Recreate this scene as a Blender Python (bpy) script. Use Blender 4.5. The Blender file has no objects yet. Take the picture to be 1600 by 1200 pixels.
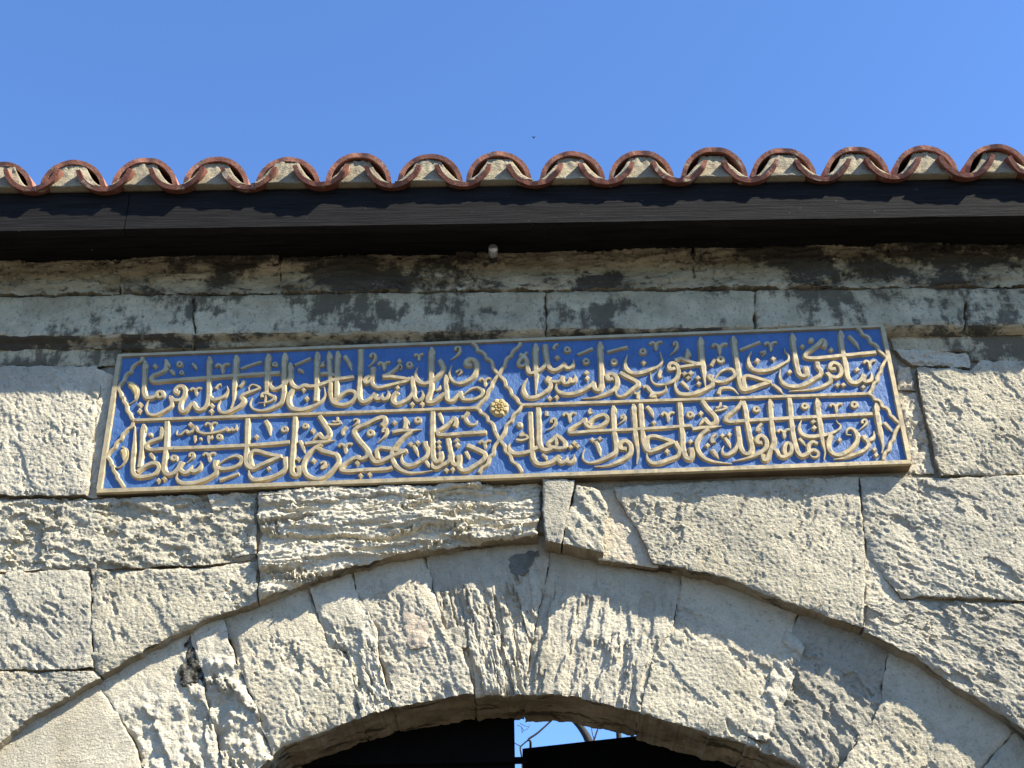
import bpy, math, random
import numpy as np
from mathutils import Vector, Matrix

random.seed(7)
SC = bpy.context.scene
COL = SC.collection

# ------------------------------------------------------------------ camera
IMG_W, IMG_H, FPX = 1600.0, 1200.0, 2200.0
PITCH, ROLL = math.radians(32.1), math.radians(-1.03)
CAM = Vector((0.0, -3.21, 1.60))
cam_data = bpy.data.cameras.new('camera')
cam_data.sensor_width = 36.0
cam_data.lens = FPX / IMG_W * 36.0
cam_data.clip_end = 3000.0
cam = bpy.data.objects.new('camera', cam_data)
COL.objects.link(cam)
ROT = (Matrix.Rotation(math.radians(90) + PITCH, 3, 'X') @ Matrix.Rotation(ROLL, 3, 'Z'))
cam.matrix_world = Matrix.Translation(CAM) @ ROT.to_4x4()
SC.camera = cam

# ------------------------------------------------------------------ light
SUN_DIR = Vector((2.15, -1.0, 2.2)).normalized()
world = bpy.data.worlds.new('World')
SC.world = world
world.use_nodes = True
wn = world.node_tree.nodes
wn.clear()
w_out = wn.new('ShaderNodeOutputWorld')
w_bg = wn.new('ShaderNodeBackground')
w_sky = wn.new('ShaderNodeTexSky')
w_sky.sky_type = 'NISHITA'
w_sky.sun_disc = False
w_sky.sun_elevation = math.asin(SUN_DIR.z)
w_sky.sun_rotation = math.atan2(SUN_DIR.x, SUN_DIR.y)
w_sky.altitude = 50
w_sky.air_density = 1.0
w_sky.dust_density = 0.0
w_sky.ozone_density = 5.0
w_bg.inputs['Strength'].default_value = 0.085
w_mul = wn.new('ShaderNodeMix')
w_mul.data_type = 'RGBA'; w_mul.blend_type = 'MULTIPLY'
w_mul.inputs[0].default_value = 1.0
w_mul.inputs[7].default_value = (0.87, 1.06, 1.30, 1)      # white balance of the camera on the clear sky
world.node_tree.links.new(w_sky.outputs[0], w_mul.inputs[6])
world.node_tree.links.new(w_mul.outputs[2], w_bg.inputs[0])
world.node_tree.links.new(w_bg.outputs[0], w_out.inputs[0])

sun_data = bpy.data.lights.new('sun', 'SUN')
sun_data.energy = 5.0
sun_data.angle = math.radians(0.53)
sun_data.color = (1.0, 0.935, 0.785)
sun = bpy.data.objects.new('sun', sun_data)
sun.rotation_euler = SUN_DIR.to_track_quat('Z', 'Y').to_euler()
sun.location = (6, -4, 9)
COL.objects.link(sun)

SC.view_settings.view_transform = 'Standard'
SC.view_settings.look = 'None'
SC.view_settings.exposure = 1.49
SC.view_settings.gamma = 1.0
SC.view_settings.use_curve_mapping = False

# ------------------------------------------------------------------ helpers
def ray(px, py):
    return ROT @ Vector(((px - IMG_W / 2) / FPX, -(py - IMG_H / 2) / FPX, -1.0))

def at(px, py, y=0.0):
    """point of the plane at depth y (0 = wall face, positive = into the wall)"""
    d = ray(px, py)
    return CAM + d * ((y - CAM.y) / d.y)

RN = np.array(ROT)
CN = np.array(CAM)
def at_np(P, y=0.0):
    P = np.asarray(P, float)
    d = np.stack([(P[:, 0] - IMG_W / 2) / FPX, -(P[:, 1] - IMG_H / 2) / FPX, -np.ones(len(P))], 1) @ RN.T
    return CN + d * ((y - CN[1]) / d[:, 1])[:, None]

# numpy gradient noise -------------------------------------------------
_P = np.random.RandomState(11).permutation(4096)
_G = np.random.RandomState(12).uniform(0, 2 * np.pi, 4096)
_GX, _GY = np.cos(_G), np.sin(_G)
_U = np.random.RandomState(13).uniform(0, 1, (4096, 2))
def _h(i, j, s):
    return _P[(_P[(i + s * 71) & 4095] + j) & 4095]
def perlin(x, y, s=0):
    x = x + 1000.5; y = y + 1000.5
    i = np.floor(x).astype(np.int64); j = np.floor(y).astype(np.int64)
    fx = x - i; fy = y - j
    u = fx * fx * fx * (fx * (fx * 6 - 15) + 10); v = fy * fy * fy * (fy * (fy * 6 - 15) + 10)
    def g(a, b):
        h = _h(i + a, j + b, s)
        return _GX[h] * (fx - a) + _GY[h] * (fy - b)
    n0 = g(0, 0) * (1 - u) + g(1, 0) * u
    n1 = g(0, 1) * (1 - u) + g(1, 1) * u
    return (n0 * (1 - v) + n1 * v) * 1.5
def fbm(x, y, s=0, o=4, r=0.5):
    t = 0.0; a = 1.0
    for k in range(o):
        t = t + a * perlin(x, y, s + k * 3)
        x = x * 2.03 + 7.7; y = y * 2.03 + 3.1; a *= r
    return t
def worley(x, y, s=0):
    x = x + 1000.5; y = y + 1000.5
    i = np.floor(x).astype(np.int64); j = np.floor(y).astype(np.int64)
    d1 = np.full(np.shape(x), 9.0)
    for a in (-1, 0, 1):
        for b in (-1, 0, 1):
            h = _h(i + a, j + b, s)
            d = (x - (i + a + _U[h, 0])) ** 2 + (y - (j + b + _U[h, 1])) ** 2
            d1 = np.minimum(d1, d)
    return np.sqrt(d1)

# objects ---------------------------------------------------------------
def link(name, V, F, m, parent=None, smooth=True, origin=None):
    """one mesh object from world-space vertices"""
    o0 = Vector(origin) if origin is not None else (parent.location.copy() if parent else Vector((0, 0, 0)))
    V = np.asarray(V, float) - np.array(o0)
    me = bpy.data.meshes.new(name)
    if isinstance(F, np.ndarray):
        F = F.tolist()
    me.from_pydata(V.tolist(), [], F)
    me.validate()
    me.update()
    if smooth:
        me.polygons.foreach_set('use_smooth', [True] * len(me.polygons))
    if m:
        me.materials.append(m)
    o = bpy.data.objects.new(name, me)
    COL.objects.link(o)
    if parent:
        o.parent = parent
        o.location = o0 - root_loc(parent)
    else:
        o.location = o0
    return o

def root_loc(p):
    l = Vector((0, 0, 0))
    while p:
        l += p.location
        p = p.parent
    return l

def thing(name, loc, label, cat, group=None):
    o = bpy.data.objects.new(name, None)
    o.empty_display_size = 0.1
    COL.objects.link(o)
    o.location = loc
    o['label'] = label
    o['category'] = cat
    if group:
        o['group'] = group
    return o

def box(x0, x1, y0, y1, z0, z1):
    V = [(x, y, z) for x in (x0, x1) for y in (y0, y1) for z in (z0, z1)]
    F = [(0, 1, 3, 2), (4, 6, 7, 5), (0, 4, 5, 1), (2, 3, 7, 6), (0, 2, 6, 4), (1, 5, 7, 3)]
    return V, F

def merge(parts):
    V = []; F = []
    for v, f in parts:
        n = len(V)
        V += [tuple(p) for p in v]
        F += [tuple(i + n for i in q) for q in f]
    return V, F

def tube(pts, rads, seg=8):
    pts = [Vector(p) for p in pts]
    V = []; F = []
    for i, p in enumerate(pts):
        t = (pts[min(i + 1, len(pts) - 1)] - pts[max(i - 1, 0)]).normalized()
        a = t.orthogonal().normalized() if i == 0 else (a - t * a.dot(t)).normalized()
        b = t.cross(a)
        for k in range(seg):
            w = 2 * math.pi * k / seg
            V.append(p + (a * math.cos(w) + b * math.sin(w)) * rads[i])
    for i in range(len(pts) - 1):
        for k in range(seg):
            k2 = (k + 1) % seg
            F.append((i * seg + k, i * seg + k2, (i + 1) * seg + k2, (i + 1) * seg + k))
    F.append(tuple(range(seg))[::-1])
    F.append(tuple((len(pts) - 1) * seg + k for k in range(seg)))
    return V, F

# materials ---------------------------------------------------------------
class NT:
    def __init__(self, name, rough=0.8, spec=0.3, metallic=0.0):
        self.m = bpy.data.materials.new(name)
        self.m.use_nodes = True
        self.t = self.m.node_tree
        self.b = self.t.nodes['Principled BSDF']
        self.b.inputs['Roughness'].default_value = rough
        self.b.inputs['Specular IOR Level'].default_value = spec
        self.b.inputs['Metallic'].default_value = metallic
        tc = self.t.nodes.new('ShaderNodeTexCoord')
        oi = self.t.nodes.new('ShaderNodeObjectInfo')
        self.rand = oi.outputs['Random']
        mul = self.t.nodes.new('ShaderNodeVectorMath'); mul.operation = 'SCALE'
        cmb = self.t.nodes.new('ShaderNodeCombineXYZ')
        for k in range(3):
            self.L(self.rand, cmb.inputs[k])
        self.L(cmb.outputs[0], mul.inputs[0]); mul.inputs['Scale'].default_value = 17.0
        add = self.t.nodes.new('ShaderNodeVectorMath')
        self.L(tc.outputs['Object'], add.inputs[0]); self.L(mul.outputs[0], add.inputs[1])
        self.co = add.outputs[0]
        self.raw = tc.outputs['Object']
    def L(self, a, b):
        self.t.links.new(a, b)
    def mapping(self, scale, co=None, rot=(0, 0, 0)):
        n = self.t.nodes.new('ShaderNodeMapping')
        n.inputs['Scale'].default_value = scale
        n.inputs['Rotation'].default_value = rot
        self.L(co or self.co, n.inputs['Vector'])
        return n.outputs[0]
    def noise(self, scale, detail=4, rough=0.55, co=None, dist=0.0):
        n = self.t.nodes.new('ShaderNodeTexNoise')
        n.inputs['Scale'].default_value = scale
        n.inputs['Detail'].default_value = detail
        n.inputs['Roughness'].default_value = rough
        n.inputs['Distortion'].default_value = dist
        self.L(co or self.co, n.inputs['Vector'])
        return n.outputs['Fac']
    def ramp(self, fac, stops):
        n = self.t.nodes.new('ShaderNodeValToRGB')
        e = n.color_ramp.elements
        while len(e) < len(stops):
            e.new(0.5)
        for k, (p, c) in enumerate(stops):
            e[k].position = p
            e[k].color = (*c, 1) if len(c) == 3 else c
        self.L(fac, n.inputs[0])
        return n.outputs[0]
    def mix(self, fac, a, b, mode='MIX'):
        n = self.t.nodes.new('ShaderNodeMix')
        n.data_type = 'RGBA'; n.blend_type = mode
        for s, v in ((n.inputs[0], fac), (n.inputs[6], a), (n.inputs[7], b)):
            if hasattr(v, 'is_output'):
                self.L(v, s)
            elif isinstance(v, (int, float)):
                s.default_value = v
            else:
                s.default_value = (*v, 1)
        return n.outputs[2]
    def step(self, fac, a, b):
        n = self.t.nodes.new('ShaderNodeMapRange')
        n.inputs['From Min'].default_value = a; n.inputs['From Max'].default_value = b
        self.L(fac, n.inputs[0])
        return n.outputs[0]
    def math(self, op, a, b):
        n = self.t.nodes.new('ShaderNodeMath'); n.operation = op
        for s, v in ((n.inputs[0], a), (n.inputs[1], b)):
            if hasattr(v, 'is_output'):
                self.L(v, s)
            else:
                s.default_value = v
        return n.outputs[0]
    def sepz(self, axis='Z', co=None):
        n = self.t.nodes.new('ShaderNodeSeparateXYZ')
        self.L(co or self.raw, n.inputs[0])
        return n.outputs[axis]
    def vary(self, col, amt=0.18):
        n = self.t.nodes.new('ShaderNodeHueSaturation')
        self.L(col, n.inputs['Color'])
        mr = self.t.nodes.new('ShaderNodeMapRange')
        mr.inputs['To Min'].default_value = 1 - amt; mr.inputs['To Max'].default_value = 1 + amt
        self.L(self.rand, mr.inputs[0]); self.L(mr.outputs[0], n.inputs['Value'])
        return n.outputs[0]
    def color(self, c):
        if hasattr(c, 'is_output'):
            self.L(c, self.b.inputs['Base Color'])
        else:
            self.b.inputs['Base Color'].default_value = (*c, 1)
    def bump(self, layers):
        prev = None
        for h, dist, st in layers:
            n = self.t.nodes.new('ShaderNodeBump')
            n.inputs['Strength'].default_value = st
            n.inputs['Distance'].default_value = dist
            self.L(h, n.inputs['Height'])
            if prev:
                self.L(prev, n.inputs['Normal'])
            prev = n.outputs[0]
        self.L(prev, self.b.inputs['Normal'])

def stone_mat(name, light, dark, warm, spots=0.5, fine=1.0):
    n = NT(name, 0.92, 0.15)
    c = n.ramp(n.noise(5.0, 6, 0.62), [(0.30, dark), (0.62, light)])
    c = n.mix(n.step(n.noise(2.3, 3, 0.5), 0.5, 0.75), c, warm)
    c = n.mix(n.math('MULTIPLY', n.step(n.noise(1.5, 6, 0.65, n.mapping((1, 1, 1.7))), 0.50, 0.66), 0.55), c, tuple(v * 0.68 for v in dark))
    c = n.mix(n.math('MULTIPLY', n.step(n.noise(11, 8, 0.72), 0.54, 0.60), 0.30), c, tuple(v * 0.55 for v in dark))
    c = n.mix(n.math('MULTIPLY', n.step(n.noise(6, 7, 0.7, n.mapping((1.0, 1, 0.45))), 0.56, 0.66), 0.35), c, (0.36, 0.30, 0.19))
    c = n.mix(n.math('MULTIPLY', n.step(n.noise(38, 5, 0.6), 0.52, 0.75), 0.45), c, tuple(v * 0.62 for v in dark))
    c = n.mix(n.math('MULTIPLY', n.step(n.noise(85, 3, 0.6), 0.60, 0.72), spots), c, (0.10, 0.10, 0.09))
    c = n.mix(n.math('MULTIPLY', n.step(n.noise(150, 3, 0.65), 0.50, 0.68), 0.28), c, tuple(v * 0.45 for v in dark))
    c = n.vary(c, 0.10)
    n.color(c)
    n.bump([(n.noise(70, 4, 0.6), 0.0030 * fine, 0.8), (n.noise(75, 4, 0.65, n.mapping((0.8, 1, 3.0), None, (0, -0.95, 0))), 0.0050 * fine, 0.9), (n.noise(175, 5, 0.7), 0.0070 * fine, 1.0)])
    return n.m

M = {}
M['stone'] = stone_mat('limestone', (0.607, 0.542, 0.405), (0.475, 0.429, 0.319), (0.567, 0.497, 0.363))
M['stone_pale'] = stone_mat('pale_limestone', (0.689, 0.619, 0.472), (0.567, 0.512, 0.390), (0.638, 0.551, 0.401), 0.35)
M['stone_grey'] = stone_mat('grey_limestone', (0.537, 0.488, 0.376), (0.405, 0.371, 0.290), (0.526, 0.469, 0.352), 0.6)
M['mortar'] = stone_mat('lime_mortar', (0.638, 0.562, 0.422), (0.495, 0.435, 0.319), (0.594, 0.488, 0.350), 0.3, 0.7)
M['patch'] = stone_mat('reddish_mortar', (0.56, 0.46, 0.34), (0.42, 0.33, 0.24), (0.54, 0.40, 0.28), 0.3, 0.8)
M['shade_mortar'] = stone_mat('shade_darkened_mortar', (0.22, 0.21, 0.175), (0.12, 0.115, 0.095), (0.2, 0.18, 0.14), 0.6)  # grey mortar with the shade under the key block put into its colour
M['core'] = stone_mat('joint_mortar', (0.42, 0.375, 0.285), (0.27, 0.24, 0.18), (0.36, 0.315, 0.23), 0.5)

def side_mat():  # dirt brown with warm light bounced off the ground mixed into the colour
    n = NT('dirt_and_bounce_brown', 0.93, 0.12)
    c = n.ramp(n.noise(9, 6, 0.65, n.raw, 0.4), [(0.30, (0.15, 0.122, 0.080)), (0.66, (0.33, 0.28, 0.195))])
    st = n.noise(7, 6, 0.7, n.mapping((1, 3.0, 1), n.raw), 0.6)
    c = n.mix(n.math('MULTIPLY', n.step(st, 0.54, 0.62), 0.85), c, (0.035, 0.03, 0.022))
    n.color(c)
    n.bump([(n.noise(60, 6, 0.7, n.raw), 0.008, 0.8)])
    return n.m
def lichen_shade_mat():  # black lichen, with the shade of a hollow painted into the same colour
    n = NT('lichen_and_cavity_shade', 0.95, 0.1)
    n.color(n.ramp(n.noise(60, 5, 0.65, n.raw), [(0.42, (0.016, 0.015, 0.012)), (0.66, (0.22, 0.20, 0.16))]))
    n.bump([(n.noise(120, 5, 0.7, n.raw), 0.008, 0.9)])
    return n.m
M['side'] = side_mat()
M['lichen_shade'] = lichen_shade_mat()

def band_mat():
    """weathered string course: black crust, ochre stone and grey wash"""
    n = NT('crusted_limestone', 0.93, 0.12)
    st = n.mapping((1.0, 1.0, 2.2), n.raw)
    base = n.ramp(n.noise(7, 6, 0.65, st, 0.6), [(0.28, (0.19, 0.165, 0.11)), (0.48, (0.37, 0.325, 0.22)), (0.70, (0.56, 0.50, 0.35))])
    crust = n.step(n.noise(2.2, 9, 0.72, n.mapping((1.0, 1.0, 1.3), n.raw)), 0.50, 0.545)
    pale = n.step(n.noise(4.6, 6, 0.6, n.mapping((0.8, 1.0, 1.5), n.raw), 0.3), 0.52, 0.62)
    base = n.mix(n.math('MULTIPLY', pale, 0.8), base, (0.58, 0.51, 0.355))
    c = n.mix(n.math('MULTIPLY', crust, 0.9), base, (0.045, 0.042, 0.036))
    c = n.mix(n.step(n.noise(30, 4, 0.6, st), 0.55, 0.68), c, (0.07, 0.062, 0.05))
    n.color(c)
    n.bump([(n.noise(40, 6, 0.7, n.mapping((1, 1, 2.5), n.raw)), 0.012, 0.9), (n.noise(220, 3, 0.6), 0.002, 0.8)])
    return n.m
def wash_mat():
    n = NT('grey_washed_limestone', 0.93, 0.12)
    base = n.ramp(n.noise(8, 8, 0.7, n.raw), [(0.30, (0.33, 0.275, 0.175)), (0.62, (0.62, 0.535, 0.36))])
    drip = n.noise(9, 7, 0.7, n.mapping((2.2, 1, 0.7), n.raw))
    big = n.noise(2.1, 8, 0.72, n.mapping((1.0, 1, 1.4), n.raw))
    crust = n.step(n.math('ADD', n.math('MULTIPLY', big, 0.65), n.math('MULTIPLY', drip, 0.35)), 0.505, 0.545)
    c = n.mix(n.math('MULTIPLY', crust, 0.82), base, (0.070, 0.058, 0.040))
    c = n.mix(n.math('MULTIPLY', n.step(n.noise(70, 5, 0.65, n.mapping((1.6, 1, 1), n.raw, (0, 0.5, 0))), 0.55, 0.64), 0.5), c, (0.13, 0.118, 0.09))
    n.color(c)
    n.bump([(n.noise(60, 7, 0.7, n.raw), 0.009, 0.9), (n.noise(240, 3, 0.6, n.raw), 0.002, 0.8)])
    return n.m
M['band'] = band_mat()
M['wash'] = wash_mat()

def gold_mat():
    n = NT('aged_gilt_paint', 0.40, 0.6, 0.35)
    c = n.ramp(n.noise(28, 5, 0.6, n.raw), [(0.3, (0.33, 0.255, 0.138)), (0.7, (0.48, 0.38, 0.215))])
    c = n.mix(n.math('MULTIPLY', n.step(n.noise(120, 3, 0.6, n.raw), 0.60, 0.72), 0.6), c, (0.17, 0.12, 0.07))
    n.color(c)
    n.L(n.step(n.noise(60, 3, 0.5, n.raw), 0.95, 0.05), n.b.inputs['Roughness'])
    n.bump([(n.noise(150, 4, 0.6, n.raw), 0.0010, 0.4)])
    return n.m
M['gold'] = gold_mat()
def gilt():
    n = NT('bright_gilding', 0.5, 0.4, 0.2)
    n.color(n.ramp(n.noise(60, 4, 0.6, n.raw), [(0.3, (0.40, 0.285, 0.11)), (0.7, (0.58, 0.45, 0.22))]))
    n.bump([(n.noise(200, 3, 0.6, n.raw), 0.001, 0.5)])
    return n.m
M['gilt'] = gilt()
def blue():
    n = NT('blue_painted_ground', 0.55, 0.4)
    c = n.ramp(n.noise(14, 6, 0.6, n.raw), [(0.3, (0.034, 0.090, 0.228)), (0.7, (0.056, 0.132, 0.300))])
    c = n.mix(n.math('MULTIPLY', n.step(n.noise(3.0, 5, 0.6, n.raw), 0.63, 0.78), 0.55), c, (0.085, 0.15, 0.28))
    c = n.mix(n.math('MULTIPLY', n.step(n.noise(160, 3, 0.6, n.raw), 0.62, 0.70), 0.35), c, (0.02, 0.05, 0.22))
    n.color(c)
    n.bump([(n.noise(75, 5, 0.6, n.mapping((1.4, 1, 0.8), n.raw, (0, 0.6, 0))), 0.0035, 0.75), (n.noise(230, 3, 0.6, n.raw), 0.0012, 0.7)])
    return n.m
M['blue'] = blue()
def tile_mat(name, a, b):
    n = NT(name, 0.82, 0.25)
    c = n.ramp(n.noise(18, 6, 0.65), [(0.3, a), (0.68, b)])
    c = n.mix(n.math('MULTIPLY', n.step(n.noise(26, 5, 0.62, None, 0.4), 0.60, 0.68), 0.75), c, (0.46, 0.38, 0.27))
    c = n.mix(n.math('MULTIPLY', n.step(n.noise(50, 4, 0.6), 0.58, 0.70), 0.55), c, (0.07, 0.035, 0.025))
    c = n.vary(c, 0.22)
    n.color(c)
    n.bump([(n.noise(90, 5, 0.6), 0.003, 0.6)])
    return n.m
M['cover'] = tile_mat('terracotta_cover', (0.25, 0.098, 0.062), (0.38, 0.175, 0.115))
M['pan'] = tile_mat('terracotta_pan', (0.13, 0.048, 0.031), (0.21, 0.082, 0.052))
def wood():
    n = NT('black_stained_timber', 0.85, 0.12)
    g = n.noise(16, 6, 0.7, n.mapping((0.35, 3.0, 9.0), n.raw), 0.3)
    c = n.ramp(g, [(0.35, (0.0055, 0.0053, 0.0056)), (0.6, (0.0145, 0.0138, 0.0143))])
    c = n.mix(n.math('MULTIPLY', n.step(n.noise(60, 3, 0.6), 0.73, 0.76), 0.5), c, (0.20, 0.19, 0.18))
    n.color(c)
    n.bump([(g, 0.006, 0.8)])
    return n.m
M['wood'] = wood()
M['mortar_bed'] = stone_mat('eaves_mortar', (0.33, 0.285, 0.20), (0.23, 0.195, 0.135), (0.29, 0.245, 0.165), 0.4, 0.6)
def plain(name, col, rough=0.7, metallic=0.0, spec=0.3, var=0.25, scale=20):
    n = NT(name, rough, spec, metallic)
    n.color(n.ramp(n.noise(scale, 5, 0.6), [(0.3, tuple(v * (1 - var) for v in col)), (0.7, tuple(v * (1 + var) for v in col))]))
    n.bump([(n.noise(scale * 5, 4, 0.6), 0.002, 0.4)])
    return n.m
M['black'] = plain('black_door_paint', (0.004, 0.004, 0.004), 0.9, spec=0.06)
M['metal'] = plain('galvanised_metal', (0.55, 0.55, 0.56), 0.35, 0.6)
M['dark_metal'] = plain('rusted_dark_metal', (0.03, 0.028, 0.026), 0.7, 0.2)
M['gold_dark'] = plain('dark_slab_edge', (0.13, 0.098, 0.058), 0.7)  # one dark brown for the whole slab body
M['bark'] = plain('tree_bark', (0.035, 0.03, 0.026), 0.9, scale=30)
M['bird'] = plain('dark_feathers', (0.03, 0.03, 0.035), 0.8)
M['ground'] = plain('pale_paving', (0.075, 0.062, 0.047), 0.9, scale=3)

# ================================================================== ground
gV = []; gF = []
link('ground', [(-400, -400, 0), (400, -400, 0), (400, 400, 0), (-400, 400, 0)], [(0, 1, 2, 3)], M['ground'])['kind'] = 'structure'

# ================================================================== wall
wall = thing('gate_wall', (0, 0.03, 0), 'weathered limestone gate wall with a recessed round arch and a stained string course', 'wall')

def resample(P, n):
    P = np.asarray(P, float)
    d = np.r_[0, np.cumsum(np.hypot(*(P[1:] - P[:-1]).T))]
    t = np.linspace(0, d[-1], n)
    return np.stack([np.interp(t, d, P[:, 0]), np.interp(t, d, P[:, 1])], 1)

RING_Y = 0.045
CELL = 0.0029

def sstep(v, a, b):
    t = np.clip((v - a) / (b - a), 0, 1)
    return t * t * (3 - 2 * t)
def relief(kind, x, z, s, th):
    """height of the stone surface (metres, towards the viewer)"""
    c, q = math.cos(th), math.sin(th)
    a = x * c + z * q; b = -x * q + z * c          # a runs along the tool marks
    grain = fbm(x * 105, z * 105, s + 5, 3, 0.75)
    ragged = 0.10 * fbm(x * 60, z * 60, s + 6, 3, 0.7)
    h = 0.005 * fbm(x * 6, z * 6, s, 3)
    pit = perlin(x * 30, z * 30, s + 17)
    h -= 0.005 * np.clip(pit - 0.50, 0, 1)
    def spall(fa, fb, lvl, depth, k, soft=0.05):
        f = fbm(a * fa, b * fb, s + k, 4, 0.55) + ragged
        return depth * (sstep(f, lvl, lvl + soft) - 1.0)
    if kind == 'tooled':
        h += 0.0014 * grain + 0.0016 * perlin(a * 24, b * 95, s + 9) * sstep(fbm(x * 5, z * 5, s + 20, 2), -0.4, 0.4)
        h += spall(5, 8, -0.66, 0.0050, 30) + spall(9, 22, -0.50, 0.0028, 33)
    elif kind == 'fine':
        h += 0.0006 * grain + 0.0009 * perlin(a * 30, b * 130, s + 9)
        h += spall(5, 8, -0.75, 0.005, 30)
    elif kind == 'rough':
        h += 0.0014 * grain + 0.0025 * fbm(a * 20, b * 44, s + 9, 3, 0.6)
        h += spall(5, 9, -0.25, 0.007, 30) + spall(11, 26, -0.20, 0.0045, 33)
    elif kind == 'strata':
        zz = z + 0.016 * fbm(x * 5, z * 5, s + 4, 3) - 0.045 * x
        f1 = fbm(x * 1.7, zz * 13, s + 14, 3, 0.5) + 1.3 * ragged
        f2 = fbm(x * 3.5, zz * 26, s + 15, 3, 0.5) + 1.3 * ragged
        f3 = fbm(x * 6, zz * 60, s + 16, 3, 0.55) + ragged
        h += 0.017 * sstep(f1, -0.18, -0.06) + 0.009 * sstep(f2, -0.12, 0.0) + 0.004 * sstep(f3, -0.1, 0.02) - 0.014
        h += 0.0018 * grain + 0.003 * fbm(x * 40, z * 55, s + 18, 3, 0.65)
    elif kind == 'furrow':
        h += spall(2.6, 15, -0.15, 0.010, 30, 0.08) + spall(4.5, 26, -0.12, 0.006, 33, 0.08)
        h += 0.0014 * grain + 0.0028 * fbm(a * 30, b * 60, s + 9, 3, 0.65)
    elif kind == 'rubble':
        w = worley(x * 26, z * 26, s); w2 = worley(x * 58, z * 58, s + 3)
        h += 0.012 * (0.55 - w) + 0.006 * (0.5 - w2) + spall(3, 11, -0.1, 0.010, 4, 0.1)
        h += 0.0014 * grain
    elif kind == 'mortar':
        h = 0.004 * fbm(x * 9, z * 9, s, 3) + 0.0012 * grain + 0.0012 * fbm(x * 40, z * 40, s + 2, 2, 0.6)
    return h

_sid = [0]
def stone(name, top, right, bottom, left, kind='tooled', th=0.0, plane=0.0, proud=0.0, mat='stone',
          depth=0.10, gap=0.0002, amp=1.0, edge=0.0024, chip=0.5, wob=0.0035, back=1, tilt=0.0, hook=None, cell=CELL, side=True, vfade=False):
    """a dressed stone: Coons patch between four picture-traced edges on its own plane, carved by relief()"""
    _sid[0] += 1
    s = _sid[0] * 13
    W = lambda P: at_np(P, plane)[:, [0, 2]]
    T, R, B, L = W(top), W(right), W(bottom), W(left)
    ln = lambda P: np.hypot(*(P[1:] - P[:-1]).T).sum()
    wd = max(ln(T), ln(B)); ht = max(ln(L), ln(R))
    nu = max(6, int(wd / cell)); nv = max(6, int(ht / cell))
    T = resample(T, nu); B = resample(B, nu); L = resample(L, nv); R = resample(R, nv)
    def wobble(P):
        return P + wob * np.stack([fbm(P[:, 0] * 22, P[:, 1] * 22, s + 1, 4, 0.6), fbm(P[:, 0] * 22, P[:, 1] * 22, s + 2, 4, 0.6)], 1)
    u = np.linspace(0, 1, nu)[None, :, None]; v = np.linspace(0, 1, nv)[:, None, None]
    G = (1 - v) * T[None] + v * B[None] + (1 - u) * L[:, None] + u * R[:, None] \
        - ((1 - u) * (1 - v) * T[0] + u * (1 - v) * T[-1] + (1 - u) * v * B[0] + u * v * B[-1])
    cx = G.reshape(-1, 2).mean(0)
    G = cx + (G - cx) * np.array([1 - gap / wd, 1 - gap / ht])
    uu, vv = np.broadcast_to(u[..., 0], (nv, nu)), np.broadcast_to(v[..., 0], (nv, nu))
    d = np.minimum(np.minimum(uu, 1 - uu) * wd, np.minimum(vv, 1 - vv) * ht)
    wgt = np.exp(-d / 0.02)[..., None]
    x, z = G[..., 0], G[..., 1]
    off = wob * np.stack([fbm(x * 22, z * 22, s + 1, 4, 0.6), fbm(x * 22, z * 22, s + 2, 4, 0.6)], -1)
    G = G + off * wgt
    x, z = G[..., 0], G[..., 1]
    h = amp * relief(kind, x, z, s, th)
    if vfade:
        h = h * (0.22 + 0.78 * sstep(vv + 0.12 * fbm(x * 8, z * 8, s + 50, 2), 0.26, 0.46))
    cm = np.clip(fbm(x * 9, z * 9, s + 40, 3) * 1.6, 0, 1) * chip
    h = h - edge * np.exp(-d / 0.004) * (0.5 + 0.8 * np.abs(fbm(x * 16, z * 16, s + 44, 2))) - 0.014 * cm * np.exp(-d / 0.014)
    if hook is not None:
        h = h + hook(x, z)
    h = h + proud + tilt * (x - cx[0])
    V = np.stack([x, plane - h, z], -1).reshape(-1, 3)
    idx = np.arange(nu * nv).reshape(nv, nu)
    F = np.stack([idx[:-1, :-1], idx[1:, :-1], idx[1:, 1:], idx[:-1, 1:]], -1).reshape(-1, 4)
    loop = np.r_[idx[0, :-1], idx[:-1, -1], idx[-1, :0:-1], idx[:0:-1, 0]]
    n = len(loop)
    rings = [loop]
    y0 = V[loop, 1]
    base = len(V)
    add = []
    cen = np.array([cx[0], cx[1]])
    for k in range(1, back + 1):
        f = k / back
        P = V[loop].copy()
        P[:, 1] = y0 * (1 - f) + (plane + depth) * f
        if back > 1:
            nrm = P[:, [0, 2]] - cen
            nrm /= np.linalg.norm(nrm, axis=1)[:, None]
            arc = np.cumsum(np.r_[0, np.hypot(*(P[1:, [0, 2]] - P[:-1, [0, 2]]).T)])
            dd = 0.007 * fbm(P[:, 0] * 10 + P[:, 2] * 3, P[:, 1] * 26, s + 60, 4, 0.6) - 0.006 * f
            P[:, [0, 2]] += nrm * dd[:, None] * min(1.0, f * 4)
        add.append(P)
        rings.append(np.arange(base, base + n)); base += n
    V = np.concatenate([V] + add)
    FS = []
    for a, b in zip(rings[:-1], rings[1:]):
        a2 = np.roll(a, -1); b2 = np.roll(b, -1)
        FS.append(np.stack([a, a2, b2, b], -1))
    F = np.concatenate([F] + FS)
    o = link(name, V, F, M[mat], wall)
    if side:
        o.data.materials.append(M['side'])
        mi = np.ones(len(o.data.polygons), dtype=np.int32); mi[:(nu - 1) * (nv - 1)] = 0
        o.data.polygons.foreach_set('material_index', mi)
        try:
            o.data.set_sharp_from_angle(angle=math.radians(62))
        except Exception:
            pass
    return o

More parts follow.
